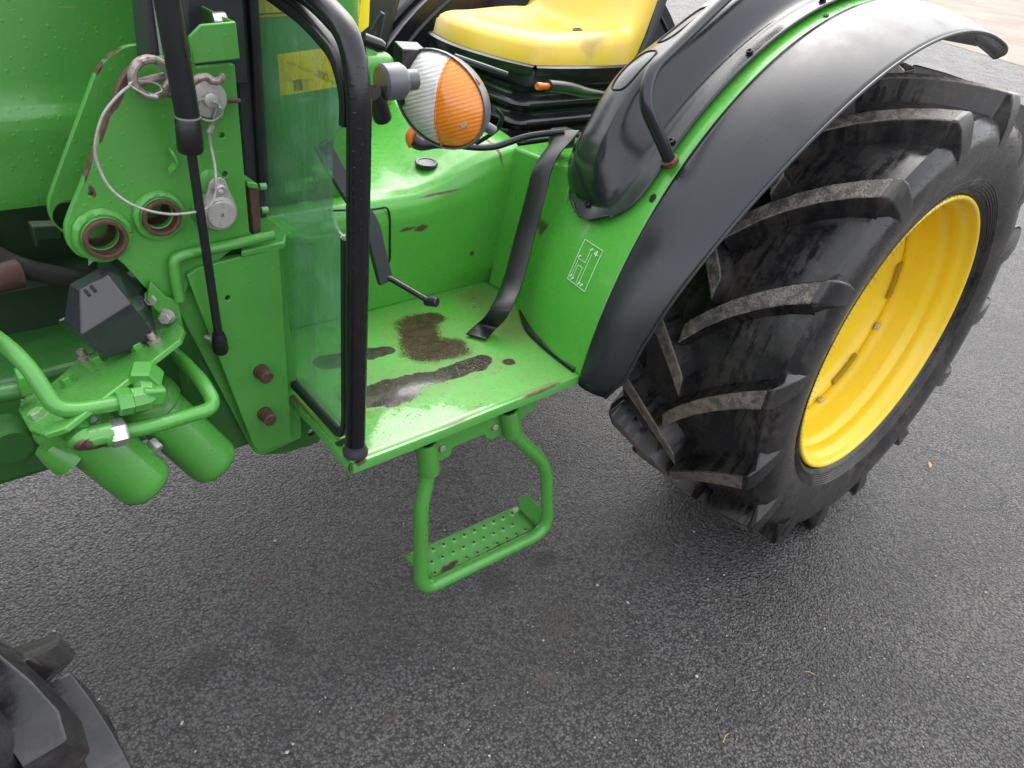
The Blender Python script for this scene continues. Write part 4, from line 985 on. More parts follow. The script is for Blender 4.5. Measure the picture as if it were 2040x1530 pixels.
# pipes
p1 = fillet([(0.0731, 1.01, 0.9649), (0.1035, 1.01, 0.9215), (0.1185, 0.99, 0.8943), (0.1314, 0.958, 0.8469), (0.1575, 0.955, 0.8386), (0.2126, 0.955, 0.8321)], [0, .03, .05, .05, .03, 0], 8)
PI = mesh('pipe', *tube(p1, .0108, 16), M['green'], HY)
a = V((0.1832, 0.96, 0.8329)); d = (V((0.2126, 0.955, 0.8321)) - V((0.1592, 0.965, 0.832))).normalized()
mesh('tape_band', *tube([a, a + d * .006], .0113, 16), M['redtape'], PI)
p2 = fillet([(0.195, 0.95, 0.7897), (0.2359, 0.945, 0.7875), (0.3332, 0.955, 0.7793), (0.333, 1.0, 0.7986), (0.3266, 1.07, 0.8052), (0.3216, 1.12, 0.8037)], [0, .03, .045, .03, .03, 0], 8)
mesh('pipe', *tube(p2, .0108, 16), M['green'], HY)
def nut(name, a, b, r, mat, ax0=0): 
    a, b = V(a), V(b); L = (b - a).length
    return mesh(name, *lathe([(0, 0), (0, r * .9), (L * .12, r), (L * .88, r), (L, r * .9), (L, 0)], a, b - a, 6), M[mat], HY, ang=25)
nut('pipe_nut', (0.2013, 0.955, 0.8336), (0.2215, 0.955, 0.8315), .0185, 'green'); 
nut('elbow_hex', (0.2397, 0.965, 0.8435), (0.2544, 0.99, 0.8498), .0235, 'green')
el = fillet([(0.2203, 0.955, 0.8319), (0.2424, 0.955, 0.8301), (0.2477, 0.98, 0.8458)], .02, 6)
mesh('elbow', *tube(el, .0175, 8), M['green'], HY)
mesh('elbow_end', *box((0.2474, 0.955, 0.8326), (.030, .026, .026), Matrix.Rotation(R_(15), 3, 'Y')), M['green'], HY, bevel=.004)
def elb_rust(s): return blob_mask(s, [(*(0.1636, 0.945, 0.7816)[0::2], .032, .012, -.1), (*(0.1476, 0.945, 0.7964)[0::2], .012, .012, 0), (*(0.1948, 0.945, 0.7776)[0::2], .018, .008, 0)], .15, 60, .6, 'x', 'z')
M['elbow_worn'] = green_paint('chipped_fitting_paint', .25, .2, rust=elb_rust)
M['nut_worn'] = metal('chipped_zinc_nut', (.66, .66, .66), .28, .75, .3, (.16, .07, .05))
el2 = fillet([(0.1492, 0.965, 0.8096), (0.1492, 0.945, 0.7991), (0.1861, 0.945, 0.7963)], .016, 6)
mesh('elbow', *tube(el2, .0165, 14), M['elbow_worn'], HY)
mesh('elbow_end', *lathe([(-.014, 0), (-.012, .012), (0, .0185), (.012, .012), (.014, 0)], (0.1485, 0.945, 0.8018), (.3, -.8, -.4), 16), M['elbow_worn'], HY)
nut('elbow_hex', (0.143, 0.975, 0.814), (0.1479, 0.96, 0.8099), .0245, 'green')
nut('pipe_nut', (0.182, 0.945, 0.7945), (0.2036, 0.945, 0.793), .0195, 'nut_worn')
mesh('collar', *tube([(0.1758, 0.945, 0.7953), (0.1839, 0.945, 0.7946)], .0172, 14), M['green'], HY)
mesh('plug', *lathe([(0, 0), (0, .020), (.02, .024), (.04, .024), (.045, 0)], (0.1197, 1.02, 0.7548), D, 20), M['green'], HY)
nut('small_bolt', (0.2535, 1.03, 0.6993), (0.2592, 1.015, 0.6913), .010, 'galv')
# block fitting and pipe at the left edge
P_('block_fitting', [(0.1093, 1.045, 0.8542), (0.1288, 1.045, 0.8511), (0.1272, 1.045, 0.8241), (0.1073, 1.045, 0.821)], (0, .03, 0), bev=.003)
mesh('pipe', *tube([(0.063, 1.06, 0.8284), (0.1122, 1.06, 0.8255)], .0125, 14), M['cast'], HY)
# black sheet cover
bA, bB, bC, bD, bE, bF, bG, bH, bI = [V(p) for p in ((0.2423, 1.1, 0.9631), (0.2467, 1.075, 0.9635), (0.2018, 1.1, 0.9471), (0.208, 1.07, 0.9505), (0.2597, 1.035, 0.9335), (0.1885, 1.02, 0.9101), (0.1847, 1.09, 0.8982), (0.2918, 1.05, 0.8597), (0.2173, 1.04, 0.8527))]
bk = Vector((.0, .09, 0.0))
vv = [bA, bB, bC, bD, bE, bF, bG, bH, bI, bH + Vector((.02, .08, .03)), bG + Vector((.0, .06, -.03)), bE + Vector((0.01, .09, .03)), bA + Vector((.01, .05, -.01))]
COV = mesh('sheet_metal_cover', vv, [[0, 1, 3, 2], [3, 1, 4, 5], [2, 3, 5, 6], [5, 4, 7, 8], [1, 0, 12, 11], [1, 11, 4], [4, 11, 9, 7], [6, 5, 8, 10], [0, 2, 6, 10, 9, 11, 12], [8, 7, 9, 10]], M['boxgrey'], HY, smooth=True, bevel=.002, ang=20)
nf = (bB - bD).cross(bF - bD).normalized()
if nf.y > 0: nf = -nf
for (px) in ((0.215, 1.064, 0.9462), (0.2237, 1.066, 0.9495)):
    c = V(px); dn = (bF - bD).normalized(); sd_ = (bB - bD).normalized()
    # drop the slot onto the face
    c = c - nf * ((c - bD).dot(nf)) + nf * .0006
    dd = (dn + sd_ * .55).normalized()
    mesh('slot', *prism([c + dd * .0055 + sd_ * .002, c + dd * .0055 - sd_ * .002, c - dd * .0055 - sd_ * .002, c - dd * .0055 + sd_ * .002], nf * .0006), M['black'], COV, smooth=False)

# ---- bonnet side, cowl, engine, frame
def hood(u, v):
    hp = [(1.330, .990), (1.312, .986), (1.302, .990), (1.3, 1.0), (1.298, 1.10), (1.300, 1.118), (1.307, 1.136), (1.315, 1.30), (1.33, 1.42), (1.40, 1.52), (1.60, 1.57)]
    f = v * (len(hp) - 1); i = min(int(f), len(hp) - 2); t = f - i
    return Vector((-.9 + u * 1.40, hp[i][0] + (hp[i + 1][0] - hp[i][0]) * t, hp[i][1] + (hp[i + 1][1] - hp[i][1]) * t))
o = mesh('bonnet_panel', *grid(hood, 20, 50), M['hood'], T, ang=30); shell(o, .003, 1)
COWL = mesh('dash_cowl', *box((.66, 1.60, 1.22), (.34, .50, .66)), M['hood'], T, bevel=.05, seg=5)
# yellow stripe and its brown pinstripes on the cowl
ys = [(0.5986, 1.3485, 1.2448), (0.7488, 1.3485, 1.2548), (0.7497, 1.3485, 1.3225), (0.6038, 1.3485, 1.3167)]
mesh('yellow_stripe', *prism(ys, (0, -.001, 0)), M['sticker'], COWL, smooth=False)
mesh('yellow_stripe', *prism([(0.8021, 1.3485, 1.2173), (0.8254, 1.3485, 1.2327), (0.8285, 1.3485, 1.3095), (0.8118, 1.3485, 1.309)], (0, -.001, 0)), M['sticker'], COWL, smooth=False)
mesh('pinstripe', *prism([(0.5982, 1.347, 1.2489), (0.748, 1.347, 1.2591), (0.748, 1.347, 1.2616), (0.5984, 1.347, 1.2512)], (0, -.0006, 0)), M['rust'], COWL, smooth=False)
ENG = mesh('engine_block', *box((-.25, 1.62, .80), (1.4, .36, .40)), M['dark_cast'], T, bevel=.01)
for z_, x0, x1, y_ in ((.70, -.7, .40, 1.425), (.755, -.7, .38, 1.43), (.82, -.7, .36, 1.425)):
    mesh('rib', *box(((x0 + x1) / 2, y_, z_), (x1 - x0, .03, .012)), M['cast'], ENG, bevel=.003)
mesh('coolant_hose', *tube(spline([(0.1282, 1.36, 0.9245), (0.1669, 1.36, 0.8835), (0.2049, 1.36, 0.8582), (0.2647, 1.38, 0.8225), (0.3287, 1.42, 0.7878)], 6), .017, 12), M['hose'], ENG)
mesh('rusty_pipe', *tube([(0.1235, 1.33, 0.8685), (0.179, 1.34, 0.8674)], .024, 14), M['rust'], ENG)
mesh('engine_bracket', *prism([(0.2129, 1.35, 0.9374), (0.2518, 1.35, 0.9328), (0.2548, 1.35, 0.908), (0.2199, 1.35, 0.9106), (0.2131, 1.35, 0.8979)], (0, .03, 0)), M['dark_cast'], ENG, bevel=.003)
mesh('vertical_pipe', *tube([(0.2757, 1.25, 0.9238), (0.2696, 1.25, 0.8731)], .011, 12), M['mesh_metal'], ENG)
mesh('vertical_pipe', *tube([(0.321, 1.22, 0.8882), (0.3206, 1.22, 0.8014)], .014, 12), M['hose'], ENG)
mesh('fuel_line', *tube(spline([(0.2145, 1.3, 0.7905), (0.2921, 1.28, 0.8278), (0.3414, 1.22, 0.866), (0.3599, 1.2, 0.8796)], 6), .003, 6), M['green'], ENG)
mesh('chassis_rail', *box((-.15, 1.40, .635), (1.30, .30, .196)), M['cast'], T, bevel=.012, seg=3)
mesh('rail_boss', *lathe([(0, 0), (0, .035), (.03, .03), (.05, .028), (.05, 0)], (0.0946, 1.25, 0.6412), (0, -1, 0), 20), M['cast'], T)
gb = [(0.5315, 1.17, 0.5953), (0.5722, 1.17, 0.557), (0.6205, 1.17, 0.4784), (0.6029, 1.17, 0.4645), (0.525, 1.17, 0.4691), (0.4836, 1.17, 0.4863), (0.4879, 1.17, 0.5519)]
GB = plate('frame_gusset', rpoly([(p[0], p[2]) for p in gb], [0, .01, .02, .02, .02, .01, 0]), [ring2((0.5946, 1.17, 0.4974)[0::2], .009, 18)], (0, 1.182, 0), (1, 0, 0), (0, 0, 1), .012, M['cast'], T)
mesh('gearbox', *box((.9, 1.62, .66), (1.6, .44, .36)), M['dark_cast'], T, bevel=.03, seg=3)

# ---- headlamp
HL = group_empty('headlamp', T)
LN = V(-.90, -.42, .08).normalized(); LC = V((0.7038, 0.95, 1.2015)); e1 = Vector((-LN.y, LN.x, 0)).normalized(); e2 = LN.cross(e1).normalized()
if e2.z < 0: e2 = -e2
if e1.y > 0: e1 = -e1
roll = R_(-26); e1, e2 = e1 * math.cos(roll) + e2 * math.sin(roll), e2 * math.cos(roll) - e1 * math.sin(roll)
RL = .078; ES = .78
cr_, sr_ = math.cos(roll), math.sin(roll)
u1, u2 = e1 * cr_ - e2 * sr_, e1 * sr_ + e2 * cr_          # unrolled axes
def dome(a, b):
    """a, b along the unrolled axes in units of RL"""
    p_, q_ = a * cr_ + b * sr_, (b * cr_ - a * sr_) / ES
    return LC + u1 * a * RL + u2 * b * RL + LN * (.030 * (1 - min(1, p_ * p_ + q_ * q_) ** 1.3))
def brange(a):
    A = sr_ ** 2 + cr_ ** 2 / ES ** 2; B = 2 * a * cr_ * sr_ * (1 - 1 / ES ** 2); C_ = a * a * (cr_ ** 2 + sr_ ** 2 / ES ** 2) - 1
    dd = max(0, B * B - 4 * A * C_) ** .5; return (-B - dd) / 2 / A, (-B + dd) / 2 / A
AMX = 1 / math.sqrt(cr_ ** 2 + sr_ ** 2 / ES ** 2 - (cr_ * sr_ * (1 - 1 / ES ** 2)) ** 2 / (sr_ ** 2 + cr_ ** 2 / ES ** 2))
def dome_half(lo, hi):
    vs, fs = [], []; na, nb = 16, 24
    for i in range(na + 1):
        a = (lo + (hi - lo) * i / na) * AMX; b0, b1 = brange(a)
        for j in range(nb + 1): vs.append(dome(a, b0 + (b1 - b0) * j / nb))
    for i in range(na):
        for j in range(nb): fs.append([i * (nb + 1) + j, i * (nb + 1) + j + 1, (i + 1) * (nb + 1) + j + 1, (i + 1) * (nb + 1) + j])
    return vs, fs
SPLIT = .14
o = mesh('clear_lens', *dome_half(-.999, SPLIT - .004), M['lens_clear'], HL); shell(o, .003)
AM = mesh('amber_lens', *dome_half(SPLIT + .004, .999), M['lens_amber'], HL); shell(AM, .003)
b0, b1 = brange(SPLIT * AMX); dv = [dome(SPLIT * AMX, b0 + (b1 - b0) * j / 20) for j in range(21)]
mesh('lens_divider', *tube(dv, .0014, 6), M['lens_amber'], HL)
mesh('lens_screw', *lathe([(-.001, 0), (-.001, .0045), (.0015, .0045), (.0015, 0)], dome(.66, -.30), LN, 12), M['galv'], AM)
def elathe(prof, n=40):
    vs, fs = [], []; k = len(prof)
    for i in range(n):
        c, s = math.cos(2 * math.pi * i / n), math.sin(2 * math.pi * i / n)
        for (h, r) in prof: vs.append(LC + LN * h + e1 * (r * c) + e2 * (r * s * ES))
    for i in range(n):
        for j in range(k - 1): fs.append([i * k + j, i * k + j + 1, ((i + 1) % n) * k + j + 1, ((i + 1) % n) * k + j])
    return vs, fs
mesh('reflector', *elathe([(-.004, RL * .97), (-.020, RL * .8), (-.034, RL * .4), (-.038, .0001)]), M['reflector'], HL)
mesh('amber_reflector', *prism([LC + e1 * RL * .05 - LN * .002, LC + e1 * RL * .05 + e2 * RL * .8 - LN * .002, LC + e1 * RL * .5 + e2 * RL * .75 - LN * .002, LC + e1 * RL * .8 + e2 * RL * .3 - LN * .002, LC + e1 * RL * .85 - e2 * RL * .2 - LN * .002, LC + e1 * RL * .6 - e2 * RL * .65 - LN * .002, LC + e1 * RL * .05 - e2 * RL * .8 - LN * .002], -LN * .001), M['orange'], HL)
mesh('lamp_housing', *elathe([(.002, RL * 1.0), (.003, RL * 1.04), (-.004, RL * 1.05), (-.012, RL * 1.01), (-.030, RL * .95), (-.048, RL * .78), (-.058, RL * .5), (-.060, RL * .42), (-.072, RL * .40), (-.074, .0001)]), M['greyplastic'], HL, ang=50)
a = LC - LN * .040 + e1 * .066
mesh('cable_gland', *lathe([(0, 0), (0, .008), (.016, .0075), (.018, .006), (.018, 0)], a, e1 - LN * .6, 14), M['greyplastic'], HL)
j0 = V((0.545, 0.8844, 1.2615)); 
mesh('mount_drum', *lathe([(0, 0), (0, .020), (.004, .024), (.030, .024), (.036, .020), (.036, .014), (.055, .014), (.055, 0)], V((0.5881, 0.93, 1.2346)), (.9, -.05, .05), 24), M['greyplastic'], HL, ang=40)
mesh('mount_stem', *tube([(0.5736, 0.925, 1.2234), (0.5847, 0.93, 1.2119), (0.5997, 0.94, 1.1851)], .013, 12), M['rubber'], HL)
mesh('mount_stud', *lathe([(0, 0), (0, .008), (.022, .0085), (.028, .006), (.029, 0)], (0.548, 0.9068, 1.2937), (.9, -.25, -.3), 14), M['tubeblack'], HL)
hb = [(0.6592, 0.985, 1.2651), (0.701, 0.985, 1.2631), (0.7041, 0.985, 1.2424), (0.6627, 0.985, 1.1839)]
mesh('lamp_bracket', *prism(hb, (.004, .03, .006)), M['tubeblack'], HL, bevel=.002)
mesh('wiring', *tube(spline([(0.8191, 0.96, 1.1807), (0.8544, 0.98, 1.1576), (0.8583, 1.0, 1.13), (0.8636, 1.05, 1.0963)], 6), .004, 8), M['rubber'], HL)

# ---- seat
SE = group_empty('operator_seat', T)
SX0, SX1, SY0, SY1, SZ = 1.265, 1.80, 1.375, 1.845, 1.140
def pan(u, v, top=True):
    # superellipse outline
    a, b = u * 2 - 1, v * 2 - 1
    x = (SX0 + SX1) / 2 + (SX1 - SX0) / 2 * a * math.sqrt(1 - b * b * .30) ; y = (SY0 + SY1) / 2 + (SY1 - SY0) / 2 * b * math.sqrt(1 - a * a * .22)
    ed = max(abs(a), abs(b)) ** 8
    z = SZ + .062 * (1 - ed) ** .5
    z -= .022 * max(0, 1 - (b / .62) ** 2) * sstep(-.9, -.2, a)
    z += .26 * sstep(.28, 1.0, a) ** 1.5 
    z += .018 * sstep(.55, .9, abs(b)) * sstep(-.7, .2, a) * (1 - ed)
    return Vector((x, y, z))
mesh('cushion', *grid(pan, 48, 40), M['seat'], SE, ang=70)
rimp = []
for i in range(81):
    t = i / 80 * 4; s_ = int(min(t, 3.999)); f_ = t - s_
    u, v = [(f_, 0), (1, f_), (1 - f_, 1), (0, 1 - f_)][s_]; q = pan(u, v); rimp.append(q + Vector((0, 0, -.008)))
mesh('seat_rim', *sweep(rimp, [(-.006, -.016), (.010, -.014), (.012, .004), (.004, .008), (-.006, .006)], caps=False), M['console'], SE)
mesh('drain_plug', *lathe([(0, 0), (-.004, .013), (.003, .013), (.003, .009), (-.003, .007), (-.003, 0)], (*(1.5913, 1.5595, 1.185)[:2], 1.188), (-.1, 0, 1), 24), M['greyplastic'], SE)
mesh('seat_pan', *box((1.50, 1.61, 1.105), (.40, .42, .05)), M['steelblack'], SE, bevel=.01)
bv, bf = [], []
zs = [1.095 - i * .0055 for i in range(32)]
for i, z_ in enumerate(zs):
    k_ = .010 * math.cos(i * 2 * math.pi / 8)
    for q in rpoly([(1.27 - k_, 1.40 - k_), (1.74 + k_, 1.40 - k_), (1.74 + k_, 1.80 + k_), (1.27 - k_, 1.80 + k_)], .05, 5): bv.append(Vector((q[0], q[1], z_)))
k = len(bv) // len(zs)
for i in range(len(zs) - 1):
    for j in range(k): bf.append([i * k + j, i * k + (j + 1) % k, (i + 1) * k + (j + 1) % k, (i + 1) * k + j])
mesh('suspension_bellows', bv, bf, M['console'], SE, ang=60)
mesh('seat_slide', *tube([(1.0686, 1.4, 1.165), (1.196, 1.37, 1.1305)], .006, 8), M['steelblack'], SE)
lv = [(1.2599, 1.3, 1.1178), (1.321, 1.3, 1.1108), (1.3809, 1.3, 1.0991), (1.4609, 1.3, 1.0884)]
mesh('adjust_lever', *tube(spline(lv, 5), .014, 14, scale=lambda t: 1.0 if t < .55 else 1 - (t - .55) * 1.1), M['console'], SE)
a = V((1.2262, 1.3, 1.1193)); b = V((1.2599, 1.3, 1.1178))
mesh('lever_button', *lathe([(0, 0), (0, .0075), (.003, .0085), (.012, .0085), (.012, .007), ((b - a).length + .006, .007)], a, b - a, 16), M['orange'], SE)
# second lever with orange-tipped grip
LV = group_empty('gear_lever', T)
lp = spline([(1.2308, 1.2, 1.0473), (1.177, 1.26, 1.0246), (1.12, 1.3, 0.9964), (1.0664, 1.33, 0.9928), (1.0195, 1.36, 1.0017)], 6)
mesh('lever_rod', *tube(lp, .0075, 12), M['tubeblack'], LV)
gpv = spline([(1.0391, 1.34, 0.9969), (1.0064, 1.36, 0.9974), (0.9775, 1.375, 0.9936), (0.9604, 1.385, 1.002)], 5)
mesh('lever_grip', *tube(gpv, .015, 14, scale=lambda t: .62 + .5 * t), M['rubber'], LV)
gt = spline([(0.9571, 1.383, 0.99), (0.9497, 1.383, 1.0099), (0.9628, 1.383, 1.03)], 5)
mesh('grip_cap', *tube(gt, .0085, 10), M['orange'], LV)
mesh('lever_base', *lathe([(0, 0), (0, .020), (.01, .018), (.03, .010), (.03, 0)], (1.1609, 1.5053, 0.925), (0, 0, 1), 18), M['steelblack'], LV)
mesh('lever_pivot', *box((1.2464, 1.22, 1.0264), (.05, .04, .04)), M['steelblack'], LV, bevel=.006)

# ---- dash box, steering column cover and far fender behind the seat
DB = mesh('dash_console', *box((1.09, 1.95, 1.13), (.16, .30, .60), Matrix.Rotation(R_(18), 3, 'Y')), M['steelblack'], T, bevel=.02, seg=3)
mesh('side_console', *box((1.02, 1.78, 1.0), (.22, .16, .22)), M['wall'], T, bevel=.03, seg=4)
for (px, q) in (((1.0646, 1.72, 1.1208), (1.0746, 1.72, 1.1819)), ((1.0788, 1.72, 1.1172), (1.0991, 1.72, 1.204)), ((1.0639, 1.72, 1.1599), (1.0782, 1.7, 1.2016))):
    mesh('hydraulic_line', *tube([px, q], .006, 8), M['steelblack'], DB)
YM = 2 * 1.61
def ffar(u, v):
    deg = 5 + u * 130; y = 1.92 + v * .62
    return fpt(.80 + .05 * math.sin(min(1, v * 1.6) * math.pi / 2), y, deg)
o = mesh('far_fender', *grid(ffar, 40, 14), M['console'], T); shell(o, .005); FF = o
for v_ in (.05, .16, .30):
    mesh('fender_rib', *tube([ffar(i / 40, v_) + Vector((-.004, -.004, .004)) for i in range(41)], .010, 8), M['console'], FF)
pts = [fpt(.84, 1.93, 5 + i * 4.5) for i in range(40)] + [Vector((FX + .5, 1.93, .5))]
mesh('fender_side', *prism(pts, (0, .01, 0)), M['console'], FF, smooth=False)
# far rear wheel, seen only as a dark mass under the tractor
fw = group_empty('far_rear_wheel', T)
mesh('tyre', *wlathe([(YM - y, r + .02) for y, r in prof], 64), M['tyre'], fw)
mesh('rear_axle', *tube([(WX, .80, WZ), (WX, 2.4, WZ)], .10, 16), M['cast'], T)

# ---- front wheel at the lower left
FWX, FWZ, FWY = -.39, .45, .735
FW = group_empty('front_wheel', T)
def q2(r, y, th): return Vector((FWX + r * math.cos(th), y, FWZ + r * math.sin(th)))
hp2 = [(.650, .27), (.638, .30), (.624, .33), (.616, .365), (.619, .395), (.631, .416), (.655, .430), (.69, .436), (FWY, .438)]
pf2 = hp2 + [(2 * FWY - y, r) for y, r in hp2[-2::-1]]
vs, fs = [], []; n = 80; k = len(pf2)
for i in range(n):
    for (y, r) in pf2: vs.append(q2(r, y, 2 * math.pi * i / n))
for i in range(n):
    for j in range(k - 1): fs.append([i * k + j, i * k + j + 1, ((i + 1) % n) * k + j + 1, ((i + 1) % n) * k + j])
M['tyre2'] = tyre_rubber('front_tyre_rubber', (.0095, .0092, .0105), hub=(-.39, .45))
mesh('tyre', vs, fs, M['tyre2'], FW)
for r_, y_ in ((.404, .6235), (.409, .6265), (.375, .6165)):
    mesh('sidewall_ring', *tube([q2(r_, y_ - .0008, 2 * math.pi * i / 90) for i in range(91)], .0014, 6, caps=False), M['tyre2'], FW)
def lug2(side):
    S = [(-.114, -1.5, .405, 2.9), (-.117, -.8, .436, 3.2), (-.112, 0, .460, 3.3), (-.085, 2, None, 3.0), (-.05, 5.5, None, 2.9), (-.018, 10, None, 2.9), (.010, 14, None, 3.0)]
    vs = []; k = 4
    for (dy, th, R, w) in S:
        y = FWY + (dy if side < 0 else -dy); Rt = R or .470
        for (a, rr) in ((-w * 1.45, .420 if R is None else min(.420, R - .02)), (-w * .85, Rt), (w * .85, Rt), (w * 1.45, .420 if R is None else min(.420, R - .02))):
            vs.append(q2(rr, y, R_(th + a)) - Vector((FWX, 0, FWZ)))
    fs = []
    for i in range(len(S) - 1):
        for j in range(3): fs.append([i * k + j, i * k + j + 1, (i + 1) * k + j + 1, (i + 1) * k + j])
    fs += [[0, 1, 2, 3], [(len(S) - 1) * k + j for j in range(4)][::-1]]
    me = bpy.data.meshes.new('lug'); me.from_pydata([tuple(v) for v in vs], [], fs); me.update()
    bm = bmesh.new(); bm.from_mesh(me); bmesh.ops.recalc_face_normals(bm, faces=bm.faces); bm.to_mesh(me); bm.free()
    me.materials.append(M['tyre2']); me.polygons.foreach_set('use_smooth', [True] * len(me.polygons)); me.set_sharp_from_angle(angle=R_(30)); return me
for side, ph in ((-1, 4), (1, -6)):
    me = lug2(side)
    for i in range(18):
        o = bpy.data.objects.new('lug', me); col.objects.link(o); o.parent = FW; o.location = (FWX, 0, FWZ); o.rotation_euler = (0, -R_(ph + i * 20), 0)
        b = o.modifiers.new('bevel', 'BEVEL'); b.width = .009; b.segments = 3; b.limit_method = 'ANGLE'; b.angle_limit = R_(30)
vs, fs = [], []
rp2 = [(.655, .275), (.645, .268), (.655, .258), (.69, .25), (.72, .24), (.72, 0)]
k = len(rp2)
for i in range(48):
    for (y, r) in rp2: vs.append(q2(r, y, 2 * math.pi * i / 48))
for i in range(48):
    for j in range(k - 1): fs.append([i * k + j, i * k + j + 1, ((i + 1) % 48) * k + j + 1, ((i + 1) % 48) * k + j])
mesh('rim', vs, fs, M['yellow'], FW)
mesh('front_axle', *box((FWX, 1.35, .48), (.14, .95, .12)), M['cast'], T, bevel=.02)

# ---- spring clip and cable hung on the bracket pins: a thing of its own
LAN = bpy.data.objects.new('pin_lanyard', None); col.objects.link(LAN); LAN.location = (0.3386, 1.07, 1.2196)
LAN['label'] = 'coiled spring clip on thin looped steel cable hung from loader bracket pins'; LAN['category'] = 'cable'
rc0 = V((0.3379, 1.068, 1.2195)); rg = []
for i in range(70):
    t = i / 69; a = R_(-60 + t * 620); rg.append(rc0 + Vector((math.cos(a) * .0225, -.004 + t * .010, math.sin(a) * .0225)))
rg = [V((0.3642, 1.075, 1.1982)), V((0.3488, 1.072, 1.2009))] + rg[6:] + [V((0.3648, 1.078, 1.22)), V((0.3875, 1.082, 1.207)), V((0.4009, 1.08, 1.2145)), V((0.4125, 1.08, 1.216)), V((0.4193, 1.078, 1.2111)), V((0.4268, 1.076, 1.2119)), V((0.4347, 1.075, 1.2196))]
mesh('spring_clip', *tube(spline(rg, 3), .0052, 10), M['rustring'], LAN)
cb = spline([(0.3457, 1.062, 1.2046), (0.3307, 1.06, 1.2002), (0.3212, 1.061, 1.2041), (0.3106, 1.064, 1.2118), (0.3086, 1.064, 1.2143), (0.3155, 1.066, 1.2166), (0.3355, 1.068, 1.2153), (0.3465, 1.066, 1.2098), (0.3461, 1.064, 1.2022), (0.3362, 1.062, 1.1989)], 5)
mesh('cable_loop', *tube(cb, .0016, 6), M['cable'], LAN)
mesh('ferrule', *tube([(0.3293, 1.061, 1.2007), (0.3389, 1.061, 1.1983)], .0036, 8), M['galv'], LAN)
cb2 = spline([(0.3108, 1.064, 1.2136), (0.2942, 1.066, 1.2012), (0.2734, 1.07, 1.1771), (0.2598, 1.072, 1.1434), (0.258, 1.072, 1.1179), (0.2668, 1.066, 1.0857), (0.2908, 1.058, 1.0612), (0.3286, 1.056, 1.045), (0.3651, 1.053, 1.0428), (0.3887, 1.058, 1.0458), (0.4014, 1.063, 1.0586), (0.4059, 1.066, 1.0776), (0.4101, 1.075, 1.0975), (0.4109, 1.085, 1.123), (0.41, 1.085, 1.1426)], 8)
mesh('cable', *tube(cb2, .0020, 8), M['cable'], LAN)
mesh('ferrule', *tube([(0.4152, 1.082, 1.1512), (0.4101, 1.084, 1.1414)], .0042, 8), M['galv'], LAN)
cb3 = spline([(0.4145, 1.082, 1.1512), (0.4167, 1.075, 1.1678), (0.422, 1.07, 1.1788), (0.4261, 1.072, 1.1693), (0.415, 1.078, 1.1591), (0.4021, 1.08, 1.1608), (0.3939, 1.078, 1.1685), (0.3909, 1.068, 1.1843), (0.3981, 1.062, 1.1925)], 5)
mesh('cable_loop', *tube(cb3, .0016, 6), M['cable'], LAN)
cbx = spline([(0.4145, 1.082, 1.1512), (0.4188, 1.078, 1.1622), (0.4216, 1.072, 1.1736), (0.4153, 1.064, 1.1859), (0.4105, 1.062, 1.1879)], 4)
mesh('cable_loop', *tube(cbx, .0016, 6), M['cable'], LAN)

# ---- loose bits on the ground
def leaf(name, p, L, W_, ang, mat, label, cat, curl=.25):
    p = V(p); vs, fs = [], []
    for i in range(9):
        t = i / 8; w = W_ * math.sin(math.pi * (t ** .8)) ** .9
        for j in (-1, -.5, 0, .5, 1):
            x = (t - .5) * L; y = j * w; z = .004 + abs(j) ** 2 * w * .7 + curl * L * (t - .5) ** 2 * .5
            vs.append(p + Vector((x * math.cos(ang) - y * math.sin(ang), x * math.sin(ang) + y * math.cos(ang), z)))
    for i in range(8):
        for j in range(4): fs.append([i * 5 + j, i * 5 + j + 1, (i + 1) * 5 + j + 1, (i + 1) * 5 + j])
    o = mesh(name, vs, fs, M[mat]); shell(o, .0006); o['label'] = label; o['category'] = cat; return o
leaf('dry_leaf', (2.5442, 0.539, 0.0), .042, .0055, .5, 'leaf', 'dry orange-brown leaf lying on asphalt right of the big wheel', 'leaf')
def twig(p, q, r, label, z=.002):
    a, b = V(p), V(q); m_ = (a + b) / 2 + Vector((.002, .003, .001))
    o = mesh('straw', *tube(spline([a + Vector((0, 0, z)), m_ + Vector((0, 0, z)), b + Vector((0, 0, z))], 4), r, 6), M['straw']); o['label'] = label; o['category'] = 'straw'; return o
twig((1.414, 0.3356, 0.0), (1.4282, 0.317, 0.0), .0012, 'short pale straw on asphalt at the lower right')
twig((1.1012, 0.3433, 0.0), (1.1298, 0.3483, 0.0), .0011, 'tiny straw standing out near the bottom edge')
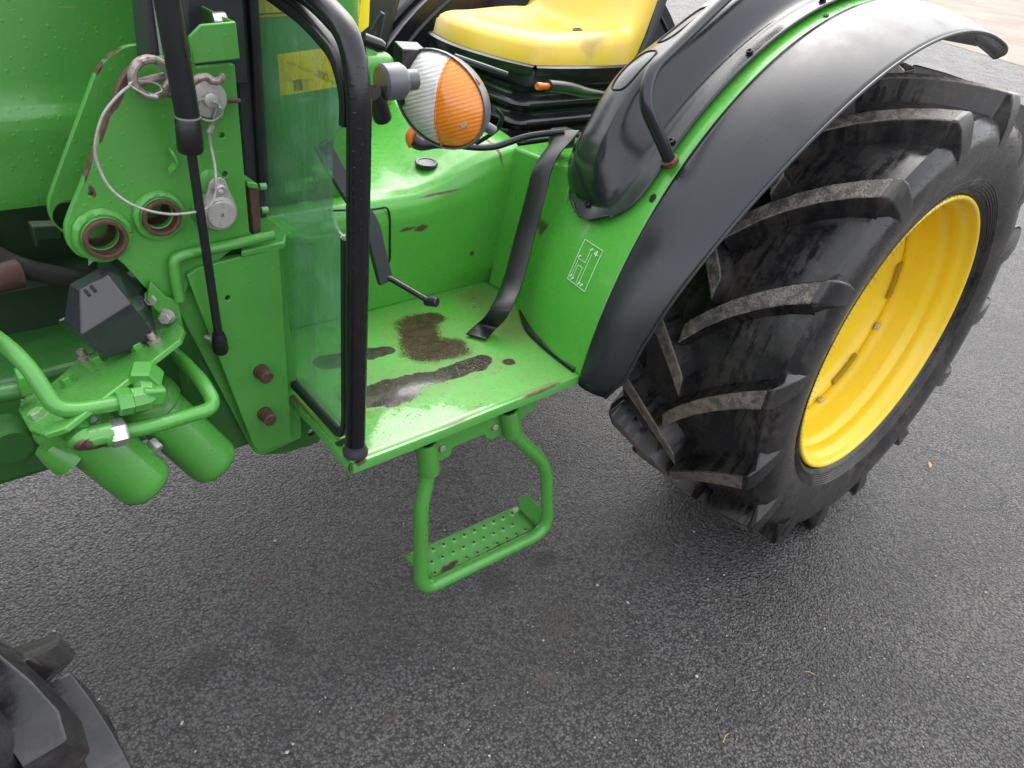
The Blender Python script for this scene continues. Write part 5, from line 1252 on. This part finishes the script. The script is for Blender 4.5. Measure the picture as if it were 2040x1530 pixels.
# pale stone chips, the larger ones one by one
PIX = [((0.599, 1.4028, 0.0), 'pale stone chip on asphalt left of the hanging step', .0055), ((0.2227, 1.0368, 0.0), 'pale stone chip on asphalt beside the front tyre', .0062), ((1.1964, 0.8134, 0.0), 'white stone chip right of the step bottom corner, upper of a diagonal pair', .0050), ((1.2184, 0.7277, 0.0), 'white stone chip between the step and the big tyre, lower of a diagonal pair', .0055),
       ((0.8108, 1.0648, 0.0), 'pale stone chip just left of the step bottom corner', .0040), ((1.576, 0.7959, 0.0), 'grey stone chip right beside the big tyre foot', .0045), ((0.3606, 0.8589, 0.0), 'white stone chip near the bottom edge below the step', .0045), ((1.1889, 0.4825, 0.0), 'long pale stone chip on open asphalt at the lower right', .0048),
       ((0.0874, 1.4096, 0.0), 'small grey stone chip just above the front tyre lug', .0045), ((2.0247, 0.2879, 0.0), 'pale stone chip on asphalt below the dry leaf', .0042), ((1.5107, 0.6416, 0.0), 'pale stone chip below the big tyre foot', .0045)]
def chip_mesh(seed):
    rnd = random.Random(seed); bm = bmesh.new(); bmesh.ops.create_icosphere(bm, subdivisions=1, radius=1)
    for v in bm.verts: v.co *= rnd.uniform(.65, 1.15); v.co.z *= .55
    me = bpy.data.meshes.new('stone_chip'); bm.to_mesh(me); bm.free(); me.materials.append(M['pebble']); return me
cms = [chip_mesh(i) for i in range(5)]
for i, (p, lab, s_) in enumerate(PIX):
    o = bpy.data.objects.new('stone_chip', cms[i % 5]); col.objects.link(o)
    o.scale = (s_, s_ * random.uniform(.6, .95), s_); o.location = (p[0], p[1], s_ * .35); o.rotation_euler = (0, 0, random.uniform(0, 6.28))
    o['label'] = lab; o['category'] = 'stone'; o['group'] = 'larger loose stone chips on the asphalt'
gv, gf = [], []
ico = bmesh.new(); bmesh.ops.create_icosphere(ico, subdivisions=1, radius=1); iv = [v.co.copy() for v in ico.verts]; iff = [[v.index for v in f.verts] for f in ico.faces]; ico.free()
def chip(x, y, s_):
    k = len(gv); a = random.uniform(0, 6.28); sx, sy = random.uniform(.6, 1.2), random.uniform(.6, 1.2)
    for c in iv:
        q = c * random.uniform(.7, 1.15)
        gv.append((x + s_ * (q.x * sx * math.cos(a) - q.y * sy * math.sin(a)), y + s_ * (q.x * sx * math.sin(a) + q.y * sy * math.cos(a)), s_ * (.25 + q.z * .6)))
    gf.extend([[j + k for j in f] for f in iff])
for i in range(2600):
    x, y = random.uniform(-.2, 3.2), random.uniform(-.1, 2.0)
    chip(x, y, random.uniform(.0009, .0022) * (1.6 if random.random() < .08 else 1))
o = mesh('grit', gv, gf, M['pebble'], smooth=False); o['kind'] = 'stuff'; o['label'] = 'fine pale grit scattered over the asphalt'
